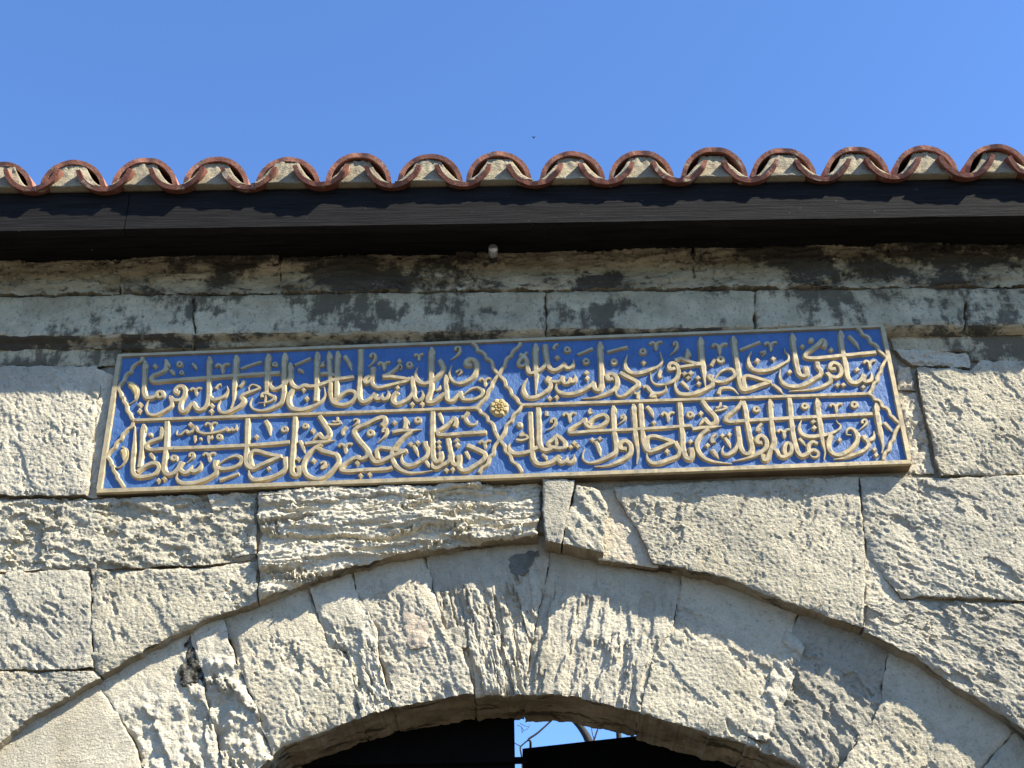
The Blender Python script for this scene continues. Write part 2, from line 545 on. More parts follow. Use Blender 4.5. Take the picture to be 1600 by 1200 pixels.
def line(*p):
    return [(p[i], p[i + 1]) for i in range(0, len(p), 2)]

# lower edge of the spandrel stones (outer line of the arch)
OUT = line(-130, 1270, -40, 1192, 0, 1161, 42, 1124, 90, 1097, 126, 1077, 161, 1053, 237, 1008, 318, 970, 404, 939, 450, 920, 542, 889,
           614, 870, 691, 857, 776, 844, 837, 840, 890, 850, 942, 868, 1020, 880, 1090, 893, 1143, 908, 1220, 939, 1300, 966, 1346, 982, 1386, 1004,
           1443, 1034, 1520, 1088, 1558, 1110, 1600, 1142, 1690, 1215)
# inner line of the arch
INN = line(100, 1520, 150, 1450, 200, 1385, 265, 1312, 330, 1254, 400, 1203, 418, 1188, 438, 1166, 534, 1133, 607, 1110, 684, 1093, 741, 1087,
           820, 1083, 906, 1088, 998, 1112, 1090, 1142, 1158, 1160, 1229, 1187, 1251, 1200, 1330, 1252, 1400, 1312, 1460, 1378, 1530, 1470)
def cut(P, xa, xb):
    """piece of a left-to-right polyline between two abscissae"""
    P = np.asarray(P, float)
    y = lambda x: np.interp(x, P[:, 0], P[:, 1])
    mid = [tuple(p) for p in P if xa + 1 < p[0] < xb - 1]
    return [(xa, float(y(xa)))] + mid + [(xb, float(y(xb)))]

D2 = math.radians
# --- field stones -------------------------------------------------------
stone('stone', line(-60, 577, 152, 575), line(152, 575, 158, 610, 148, 690, 140, 777), line(-60, 774, 140, 777), line(-60, 577, -60, 774),
      'tooled', D2(-62), proud=0.012, mat='stone_pale', chip=0.35)
stone('stone', line(-60, 779, 150, 780, 399, 769), line(399, 769, 398, 820, 400, 872), line(-60, 893, 140, 888, 310, 884, 400, 872), line(-60, 779, -60, 893),
      'rough', D2(-8), proud=0.004, amp=1.15, chip=0.9)
stone('stone', line(-60, 896, 139, 891), line(139, 891, 143, 960, 145, 1043), line(-60, 1043, 92, 1046, 145, 1043), line(-60, 896, -60, 1043),
      'tooled', D2(-40), proud=0.002, mat='stone_grey')
stone('stone', line(142, 890, 310, 887, 401, 875), line(401, 875, 403, 940), cut(OUT, 158, 403)[0:1] + cut(OUT, 158, 403)[1:], line(142, 890, 147, 1046, 158, cut(OUT, 158, 403)[0][1]),
      'tooled', D2(-58), proud=0.003, chip=0.9)
stone('stone', line(-60, 1047, 60, 1049, 148, 1048), line(148, 1048, 156, 1056), cut(OUT, -60, 156), line(-60, 1047, -60, cut(OUT, -60, 156)[0][1]),
      'tooled', D2(-35), mat='stone_grey')
stone('stone', line(404, 769, 560, 764, 846, 752), line(846, 752, 845, 790, 838, 840), cut(OUT, 405, 838), line(404, 769, 405, 939),
      'strata', proud=0.006, mat='stone_pale', chip=1.0, amp=0.95, edge=0.008, hook=lambda x, z: 0.0)
stone('stone', line(849, 752, 898, 756), line(898, 756, 890, 800, 876, 853), line(853, 850, 876, 853), line(849, 752, 847, 800, 853, 850),
      'tooled', D2(80), proud=0.022, mat='stone_grey', depth=0.05, amp=0.5, chip=0.1)
stone('stone', line(901, 764, 930, 769, 938, 774), line(938, 774, 949, 801, 946, 836, 942, 870), line(880, 856, 910, 862, 942, 870), line(901, 764, 886, 815, 880, 856),
      'rough', D2(-50), proud=0.024, mat='stone', depth=0.05, amp=0.6, chip=0.2)
stone('mortar_patch', line(930, 755, 970, 757), line(970, 757, 985, 797, 1008, 828, 1030, 884), line(935, 872, 1030, 884), line(930, 755, 940, 810, 935, 872),
      'mortar', proud=-0.010, mat='mortar', depth=0.04, chip=0.0, gap=0.0)
stone('stone', line(958, 762, 1100, 752, 1341, 746), line(1341, 746, 1349, 836, 1353, 893, 1347, 981), cut(OUT, 1021, 1347), line(958, 762, 975, 797, 998, 828, 1021, 880),
      'tooled', D2(62), proud=0.003, chip=0.25, amp=0.9)
stone('stone', line(1344, 746, 1480, 746, 1680, 741), line(1680, 741, 1680, 941), line(1409, 934, 1443, 932, 1680, 941), line(1344, 746, 1351, 836, 1357, 868, 1385, 905, 1409, 934),
      'tooled', D2(-28), proud=0.002, mat='stone_grey', amp=1.1)
stone('mortar_patch', line(1352, 850, 1368, 862), line(1368, 862, 1395, 900, 1416, 938), line(1352, 944, 1416, 938), line(1352, 850, 1352, 944),
      'mortar', proud=-0.009, mat='mortar', depth=0.04, chip=0.0, amp=1.3, gap=0.0)
stone('stone', line(1357, 939, 1405, 937, 1443, 935, 1680, 944), line(1680, 944, 1680, 1204), cut(OUT, 1350, 1680), line(1357, 939, 1354, 960, 1350, cut(OUT, 1350, 1680)[0][1]),
      'rough', D2(-30), amp=0.8, chip=0.9, mat='stone_grey')
stone('stone', line(1431, 577, 1516, 578, 1532, 564, 1680, 566), line(1680, 566, 1680, 738), line(1468, 743, 1680, 738), line(1431, 577, 1440, 627, 1453, 680, 1468, 743),
      'tooled', D2(-55), proud=0.008, chip=0.5, mat='stone')
stone('stone', line(1396, 547, 1440, 546, 1512, 551), line(1512, 551, 1517, 574), line(1424, 570, 1517, 574), line(1396, 547, 1424, 570),
      'rough', 0.0, proud=0.006, mat='stone_pale', depth=0.05, amp=0.7)
stone('stone', line(1400, 560, 1424, 572), line(1424, 572, 1432, 608), line(1404, 606, 1432, 608), line(1400, 560, 1404, 606),
      'rough', 0.6, proud=-0.004, mat='mortar', depth=0.04, amp=0.9)
stone('stone', line(1404, 611, 1434, 611), line(1434, 611, 1444, 650, 1460, 738), line(1420, 738, 1460, 738), line(1404, 611, 1420, 738),
      'rough', 1.0, proud=-0.006, mat='mortar', depth=0.04, amp=0.8)
# mortar fillet between the left block and the plaque
stone('mortar_patch', line(150, 577, 190, 590), line(190, 590, 186, 640, 158, 776), line(136, 778, 158, 776), line(150, 577, 157, 610, 147, 690, 136, 778),
      'mortar', proud=0.000, mat='mortar', depth=0.03, tilt=-0.25, chip=0.2, amp=1.5, gap=0.0)
# rubble packed into the corner of the second course
stone('mortar_patch', line(345, 775, 401, 767), line(401, 767, 400, 866), line(352, 872, 400, 866), line(325, 775, 338, 812, 352, 872),
      'rubble', proud=0.006, mat='stone_pale', depth=0.03, chip=0.5, amp=0.8)
# bed under and behind the plaque
stone('mortar_patch', line(160, 560, 1400, 520), line(1400, 520, 1430, 752), line(140, 782, 1430, 752), line(160, 560, 140, 782),
      'mortar', proud=-0.009, mat='core', depth=0.04, chip=0.0, gap=0.0, cell=0.012)
# wall strip between string course and upper blocks
stone('stone', line(-60, 545, 190, 541), line(190, 541, 186, 572), line(-60, 573, 186, 572), line(-60, 545, -60, 573), 'mortar', proud=0.002, mat='wash', chip=0.2)
stone('stone', line(1388, 518, 1512, 515), line(1512, 515, 1514, 549), line(1395, 546, 1514, 549), line(1388, 518, 1395, 546), 'mortar', proud=0.0, mat='wash', chip=0.2)
stone('stone', line(1512, 515, 1680, 512), line(1680, 512, 1680, 564), line(1514, 562, 1680, 564), line(1512, 515, 1514, 562), 'mortar', proud=0.0, mat='wash', chip=0.2)

# --- voussoirs -----------------------------------------------------------
def lift(P, m=34):
    return [(x, y - m) for x, y in P]
JO = {  # joints from the outer to the inner line of the arch
    'z': line(-130, 1250, 20, 1400, 130, 1480),
    'a': line(150, 1040, 157, 1073, 207, 1154, 262, 1316),
    'b': line(296, 958, 300, 1000, 325, 1100, 358, 1234),
    'c': line(340, 942, 372, 1040, 398, 1100, 425, 1182),
    'd': line(474, 890, 484, 924, 515, 1014, 541, 1019, 566, 1123),
    'e': line(548, 866, 557, 930, 590, 985, 592, 1025, 614, 1108),
    'f': line(662, 842, 668, 880, 690, 975, 724, 1020, 742, 1087),
    'h': line(862, 818, 858, 880, 838, 970, 823, 1050, 819, 1083),
    'j': line(1070, 868, 1063, 916, 1049, 985, 1021, 1023, 1000, 1113),
    'k': line(1262, 926, 1239, 977, 1215, 1060, 1165, 1162),
    'l': line(1392, 984, 1374, 1108, 1344, 1154, 1290, 1226),
    'm': line(1602, 1120, 1540, 1195, 1420, 1332),
    'n': line(1690, 1195, 1600, 1330, 1510, 1440),
}
def vous(j0, j1, **k):
    l, r = JO[j0], JO[j1]
    t = [(x, y) for x, y in cut(lift(OUT), l[0][0], r[0][0])]
    b = cut(INN, l[-1][0], r[-1][0])
    t[0] = l[0]; t[-1] = r[0]
    stone('voussoir', t, r, b, l, plane=RING_Y, depth=0.215, back=14, vfade=True, **k)
vous('z', 'a', kind='fine', th=D2(20), mat='stone_pale', proud=0.014)
vous('a', 'b', kind='rubble', th=D2(-60), mat='stone_pale', amp=0.75, chip=1.0, proud=0.009)
vous('b', 'c', kind='rubble', th=D2(-62), mat='stone_pale', amp=1.3, chip=1.0, proud=0.018)
vous('c', 'd', kind='tooled', th=D2(-66), mat='stone', chip=1.0, proud=0.012, amp=1.1)
vous('d', 'e', kind='rough', th=D2(-66), mat='stone_pale', chip=0.8, proud=0.015)
vous('e', 'f', kind='tooled', th=D2(-68), mat='stone_pale', chip=1.0, proud=0.013, amp=1.3)
vous('f', 'h', kind='furrow', th=D2(-78), mat='stone_pale', chip=1.0, proud=0.010, amp=1.0)
vous('h', 'j', kind='furrow', th=D2(-100), mat='stone_pale', chip=0.8, amp=0.62, proud=0.002)
vous('j', 'k', kind='tooled', th=D2(-50), mat='stone', chip=0.4, proud=0.001)
vous('k', 'l', kind='rough', th=D2(-55), mat='stone_grey', chip=0.9, proud=0.000, amp=0.9)
vous('l', 'm', kind='tooled', th=D2(-50), mat='stone', chip=0.8, proud=0.001)
vous('m', 'n', kind='tooled', th=D2(-50), mat='stone', chip=0.5)
# lumpy mortar squeezed from the joint of the right haunch
stone('mortar_patch', line(1228, 985, 1262, 1000), line(1262, 1000, 1230, 1090, 1196, 1160), line(1166, 1150, 1196, 1160), line(1228, 985, 1196, 1080, 1166, 1150),
      'rubble', D2(-60), plane=RING_Y, proud=0.005, mat='stone_pale', depth=0.03, chip=0.6, amp=0.7)

stone('mortar_patch', line(634, 962, 668, 958), line(668, 958, 672, 985, 668, 1014), line(644, 1018, 668, 1014), line(634, 962, 632, 990, 644, 1018),
      'rubble', 0.3, plane=RING_Y, proud=0.016, mat='patch', depth=0.03, chip=0.6, amp=0.5, wob=0.008)
stone('mortar_patch', line(690, 985, 726, 982), line(726, 982, 730, 1012), line(698, 1026, 730, 1012), line(690, 985, 698, 1026),
      'rough', 1.0, plane=RING_Y, proud=0.016, mat='stone_grey', depth=0.03, chip=0.6, amp=0.6, wob=0.007)
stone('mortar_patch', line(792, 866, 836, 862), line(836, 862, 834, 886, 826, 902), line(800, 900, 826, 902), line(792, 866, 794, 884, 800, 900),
      'mortar', plane=RING_Y, proud=0.012, mat='shade_mortar', depth=0.03, chip=0.4, wob=0.012)  # dark colour paints the shade cast below the key block
stone('lichen_shade_patch', line(303, 992, 331, 990), line(331, 990, 327, 1030, 318, 1075), line(283, 1072, 318, 1075), line(303, 992, 292, 1030, 283, 1072),
      'rubble', D2(-60), plane=RING_Y, proud=0.012, mat='lichen_shade', depth=0.03, chip=1.0, amp=0.55, wob=0.014)  # lichen plus the painted-in darkness of a shadowed cavity
# --- core of the wall behind the stones, cut to the arch -----------------
xs = np.linspace(-2.1, 2.1, 85)
ow = at_np(OUT, RING_Y); iw = at_np(INN, RING_Y)
zo = np.interp(xs, ow[:, 0], ow[:, 2], left=0.0, right=0.0) + 0.004
zo[(xs < ow[0, 0]) | (xs > ow[-1, 0])] = 0.0
ZT = at(800, 372, 0.0).z
V = []; F = []
for x, z in zip(xs, zo):
    V += [(x, 0.015, z), (x, 0.015, ZT), (x, 0.255, ZT), (x, 0.255, z)]
for k in range(len(xs) - 1):
    a = k * 4; b = a + 4
    F += [(a, b, b + 1, a + 1), (a + 1, b + 1, b + 2, a + 2), (a + 2, b + 2, b + 3, a + 3), (a + 3, b + 3, b, a)]
F += [(0, 1, 2, 3), tuple(len(V) - 4 + i for i in (3, 2, 1, 0))]
link('wall_core', V, F, M['core'], wall, smooth=False)
# bedding mortar behind the ring joints
tt = np.linspace(0.0, 1.0, 90)
o2 = resample(at_np(cut(lift(OUT, 10), -120, 1680), RING_Y)[:, [0, 2]], 90); i2 = resample(at_np(cut(INN, 130, 1500), RING_Y)[:, [0, 2]], 90)
dirv = o2 - i2; dirv /= np.linalg.norm(dirv, axis=1)[:, None]
i2 = i2 + dirv * 0.012
V = [(p[0], RING_Y + 0.017, p[1]) for p in o2] + [(p[0], RING_Y + 0.017, p[1]) for p in i2]
V += [(v[0], v[1] + 0.188, v[2]) for v in V]
F = []
for k in range(89):
    F += [(k, 90 + k, 91 + k, k + 1), (180 + k, 181 + k, 271 + k, 270 + k), (k, k + 1, 181 + k, 180 + k), (90 + k, 270 + k, 271 + k, 91 + k)]
link('ring_mortar', V, F, M['core'], wall, smooth=False)
# jambs below the picture carry the wall to the ground
for sx in (-1, 1):
    xa = ow[0, 0] if sx < 0 else ow[-1, 0]
    V, F = box(min(xa, sx * 2.1), max(xa, sx * 2.1), 0.01, 0.06, 0.0, at(800, 1150, 0).z - 0.35)
    link('jamb', V, F, M['stone'], wall, smooth=False)

# --- frieze and string course ---------------------------------------------
def band_y(px, y_left, y_right):
    return y_left + (y_right - y_left) * px / 1600.0
fr = [(-60, 187), (187, 440), (440, 713), (713, 1085), (1085, 1390), (1390, 1680)]
for a, b in fr:
    ya, yb = band_y(a, 462, 448), band_y(b, 462, 448)
    ta, tb = band_y(a, 376, 352), band_y(b, 376, 352)
    stone('frieze_stone', line(a, ta, b, tb), line(b, tb, b + random.uniform(-4, 4), (tb + yb) / 2, b, yb), line(a, ya, b, yb), line(a, ta, a, ya),
          'strata', proud=0.004, mat='band', amp=0.6, gap=0.0, chip=0.5, wob=0.008, edge=0.001)
# profile of the string course: fillet, splayed wash, lip, hollow soffit
def course(pa, pb):
    _sid[0] += 1
    s = _sid[0] * 13
    rows = [(464, 450, 0.004), (467, 453, 0.010), (476, 461, 0.013), (498, 481, 0.024), (520, 501, 0.036), (524, 505, 0.037), (529, 510, 0.031), (537, 518, 0.016), (548, 524, 0.003)]
    nx = int((pb - pa) * 0.0017 / 0.005)
    xs_ = np.linspace(pa + 1.2, pb - 1.2, nx)
    prof = []
    for (r0, r1) in zip(rows[:-1], rows[1:]):
        m = 9 if r1[0] - r0[0] > 9 else 4
        for t in np.linspace(0, 1, m, endpoint=False):
            prof.append([r0[i] * (1 - t) + r1[i] * t for i in range(3)])
    prof.append(list(rows[-1]))
    V = []
    for yl, yr, e in prof:
        P = np.stack([xs_, yl + (yr - yl) * xs_ / 1600.0], 1)
        d = np.stack([(P[:, 0] - 800) / FPX, -(P[:, 1] - 600) / FPX, -np.ones(len(P))], 1) @ RN.T
        Q = CN + d * ((-e - CN[1]) / d[:, 1])[:, None]
        nse = 0.0035 * fbm(Q[:, 0] * 18, Q[:, 2] * 30, s, 5, 0.6)
        edge = 0.006 * np.exp(-np.minimum(np.arange(nx), np.arange(nx)[::-1]) * 0.005 / 0.006)
        Q[:, 1] -= nse - edge
        ramp_ = np.linspace(-1, 1, nx)
        Q[:, 0] += 0.007 * ramp_ ** 8 * fbm(Q[:, 2] * 22 + ramp_ * 3, Q[:, 0] * 0.0 + s, s + 9, 3)
        Q[:, 2] += 0.004 * fbm(Q[:, 0] * 14, Q[:, 2] * 14, s + 7, 3)
        V.append(Q)
    nv = len(V)
    V = np.concatenate(V)
    idx = np.arange(nx * nv).reshape(nv, nx)
    F = np.stack([idx[:-1, :-1], idx[1:, :-1], idx[1:, 1:], idx[:-1, 1:]], -1).reshape(-1, 4)
    loop = np.r_[idx[0, :-1], idx[:-1, -1], idx[-1, :0:-1], idx[:0:-1, 0]]
    P = V[loop].copy(); P[:, 1] = 0.06
    n = len(loop); bq = np.arange(len(V), len(V) + n)
    F = np.concatenate([F, np.stack([loop, np.roll(loop, -1), np.roll(bq, -1), bq], -1)])
    o = link('string_course_stone', np.concatenate([V, P]), F, M['wash'], wall)
    o.data.materials.append(M['band'])
    lip = np.repeat(np.array([p[0] > 524 for p in prof[:-1]]), nx - 1)
    mi = np.zeros(len(o.data.polygons), dtype=np.int32); mi[:len(lip)] = lip
    o.data.polygons.foreach_set('material_index', mi)
for a, b in ((-60, 303), (303, 853), (853, 1180), (1180, 1510), (1510, 1680)):
    course(a, b)

# ================================================================== roof
E_F = 0.193                                   # how far the fascia stands out from the wall
Z_FB = at(800, 349, -E_F).z                   # lower edge of the fascia
Z_FT = at(800, 291, -E_F).z                   # upper edge
PIT = math.radians(18)
roof = thing('tiled_roof', (0, -E_F, Z_FB), 'terracotta barrel tiled eaves with a black timber fascia along the wall top', 'roof')
XL, XR = -1.75, 1.75
Z_SOF = Z_FB + 0.046
# fascia boards: butt joint at the left, tiny gap
xj = at(197, 345, -E_F).x
def board(x0, x1, y0, y1, z0, z1, name):
    n = max(2, int((x1 - x0) / 0.02)); V = []; F = []
    for i in range(n + 1):
        x = x0 + (x1 - x0) * i / n
        w = 0.0015 * float(fbm(np.array([x * 3.0]), np.array([z0]), 5, 3)[0])
        for (y, z) in ((y0, z0), (y0, z1), (y1, z1), (y1, z0)):
            V.append((x, y + w, z + w))
    for i in range(n):
        a = i * 4; b = a + 4
        for k in range(4):
            F.append((a + k, b + k, b + (k + 1) % 4, a + (k + 1) % 4))
    F += [(3, 2, 1, 0), tuple(n * 4 + k for k in range(4))]
    return link(name, V, F, M['wood'], roof, smooth=False)
board(XL, xj - 0.0012, -E_F, -E_F + 0.032, Z_FB, Z_FT, 'fascia_board')
board(xj + 0.0012, XR, -E_F, -E_F + 0.032, Z_FB + 0.001, Z_FT, 'fascia_board')
board(XL, XR, -E_F + 0.034, -0.052, Z_SOF, Z_SOF + 0.02, 'soffit_board')
board(XL, XR, -0.050, 0.03, Z_SOF, Z_SOF + 0.02, 'soffit_board')
# deck under the tiles, front slope, ridge and back slope
dz = math.tan(PIT)
yr = 0.55
y0d = -E_F + 0.033
zd = Z_FT + 0.012
V = [(XL, y0d, zd - 0.03), (XR, y0d, zd - 0.03), (XR, yr, zd + (yr - y0d) * dz), (XL, yr, zd + (yr - y0d) * dz), (XR, yr + .6, zd + .02), (XL, yr + .6, zd + .02),
     (XL, y0d, zd - 0.05), (XR, y0d, zd - 0.05), (XR, yr + .6, zd - 0.05), (XL, yr + .6, zd - 0.05)]
link('roof_deck', V, [(0, 1, 2, 3), (3, 2, 4, 5), (6, 9, 8, 7), (0, 6, 7, 1), (5, 4, 8, 9), (0, 3, 5, 9, 6), (1, 7, 8, 4, 2)], M['wood'], roof, smooth=False)

AX = Vector((0, math.cos(PIT), math.sin(PIT)))
UP = Vector((0, -math.sin(PIT), math.cos(PIT)))
def barrel(r0, r1, th, L, up, span=180, jag=0.0, seed=0):
    """half pipe of clay: r0 at the lower (front) end, r1 at the upper; up=1 cover, -1 pan. Local: X across, Y along, Z up"""
    seg, nl = 22, 5
    rs = np.random.RandomState(seed)
    V = []; F = []
    jg = jag * np.convolve(rs.normal(0, 1, seg + 5), [.25, .5, .25], 'same')[:seg + 1]
    for i in range(nl + 1):
        t = i / nl
        r = r0 + (r1 - r0) * t
        for k in range(seg + 1):
            a = math.radians((180 - span) / 2 + span * k / seg)
            y = L * t + (jg[k] if i == 0 else 0)
            for rr in (r, r - th * (1.0 if 0 < k < seg else 0.9)):
                V.append((rr * math.cos(a), y, up * rr * math.sin(a)))
    R = (seg + 1) * 2
    for i in range(nl):
        for k in range(seg):
            a = i * R + k * 2; b = a + 2; c = a + R; d = c + 2
            F += [(a, c, d, b), (a + 1, b + 1, d + 1, c + 1)]
        a = i * R; F.append((a, a + 1, a + R + 1, a + R))
        a = i * R + seg * 2; F.append((a, a + R, a + R + 1, a + 1))
    for k in range(seg):
        a = k * 2; F.append((a, a + 2, a + 3, a + 1))
        a = nl * R + k * 2; F.append((a, a + 1, a + 3, a + 2))
    if up < 0:
        F = [tuple(reversed(f)) for f in F]
    me = bpy.data.meshes.new('tile')
    me.from_pydata(V, [], F); me.update()
    me.polygons.foreach_set('use_smooth', [True] * len(F))
    try:
        me.set_sharp_from_angle(angle=math.radians(40))
    except Exception:
        pass
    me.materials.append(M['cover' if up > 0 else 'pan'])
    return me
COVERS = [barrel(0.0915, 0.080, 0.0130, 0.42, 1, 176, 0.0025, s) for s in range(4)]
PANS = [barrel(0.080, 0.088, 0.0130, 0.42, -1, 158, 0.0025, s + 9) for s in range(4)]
LIP_E = E_F + 0.030
Z_LIP = Z_FT - 0.011
def place(me, name, x, along, lift, rz, rx, k):
    o = bpy.data.objects.new(name, me)
    COL.objects.link(o)
    o.parent = roof
    p = Vector((x, -LIP_E, Z_LIP)) + AX * along + UP * lift
    o.location = p - roof.location
    o.rotation_euler = (PIT + rx, 0, rz)
    return o
x_first = at(50, 297, -LIP_E).x
pitch_t = (at(50 + 1012.5, 283, -LIP_E).x - x_first) / 9.0
rr = random.Random(5)
for c in range(3):
    for i in range(-2, 17):
        x = x_first + pitch_t * i
        if not XL < x < XR - 0.05:
            continue
        j = rr.uniform(-1, 1)
        place(PANS[rr.randrange(4)], 'pan_tile', x + rr.uniform(-.003, .003), c * 0.36 + rr.uniform(-.006, .006), 0.072 + c * 0.006 + rr.uniform(-.002, .002), rr.uniform(-.02, .02), rr.uniform(-.006, .006), c)
        place(COVERS[rr.randrange(4)], 'cover_tile', x + pitch_t / 2 + rr.uniform(-.004, .004), 0.036 + c * 0.36 + rr.uniform(-.008, .010), 0.014 + c * 0.006 + rr.uniform(-.005, .005), rr.uniform(-.035, .035), rr.uniform(-.01, .01), c)
        if c == 0:
            # mortar bedding that closes the eaves under each cover tile
            xc = x + pitch_t / 2
            nx_, nz_ = 22, 14
            V = []; F = []
            z0 = Z_FT + 0.001
            sd = rr.randrange(500)
            for r_ in range(nz_ + 1):
                t = r_ / nz_
                hw = 0.092 - 0.057 * min(1.0, t * 1.1) ** 0.62
                z = z0 + 0.086 * t
                for q in range(nx_ + 1):
                    u = q / nx_ * 2 - 1
                    yy = -LIP_E + 0.0035 + 0.012 * t + 0.002 * u * u + 0.0035 * float(fbm(np.array([xc * 40 + u * 2.5]), np.array([t * 3.0]), sd, 3)[0])
                    V.append((xc + u * hw, yy, z))
            n = len(V)
            V += [(v[0], v[1] + 0.05 + 0.02, v[2] + 0.012) for v in V]
            w = nx_ + 1
            for r_ in range(nz_):
                for q in range(nx_):
                    a = r_ * w + q
                    F.append((a, a + 1, a + w + 1, a + w))
            for q in range(nx_):
                F.append((q, n + q, n + q + 1, q + 1)); a = nz_ * w + q; F.append((a, a + 1, n + a + 1, n + a))
            for r_ in range(nz_):
                a = r_ * w; F.append((a, a + w, n + a + w, n + a)); a = r_ * w + nx_; F.append((a, n + a, n + a + w, a + w))
            link('mortar_bed', V, F, M['mortar_bed'] if 'mortar_bed' in M else M['mortar'], roof)

roof.rotation_euler = (0, 0, 0.005)

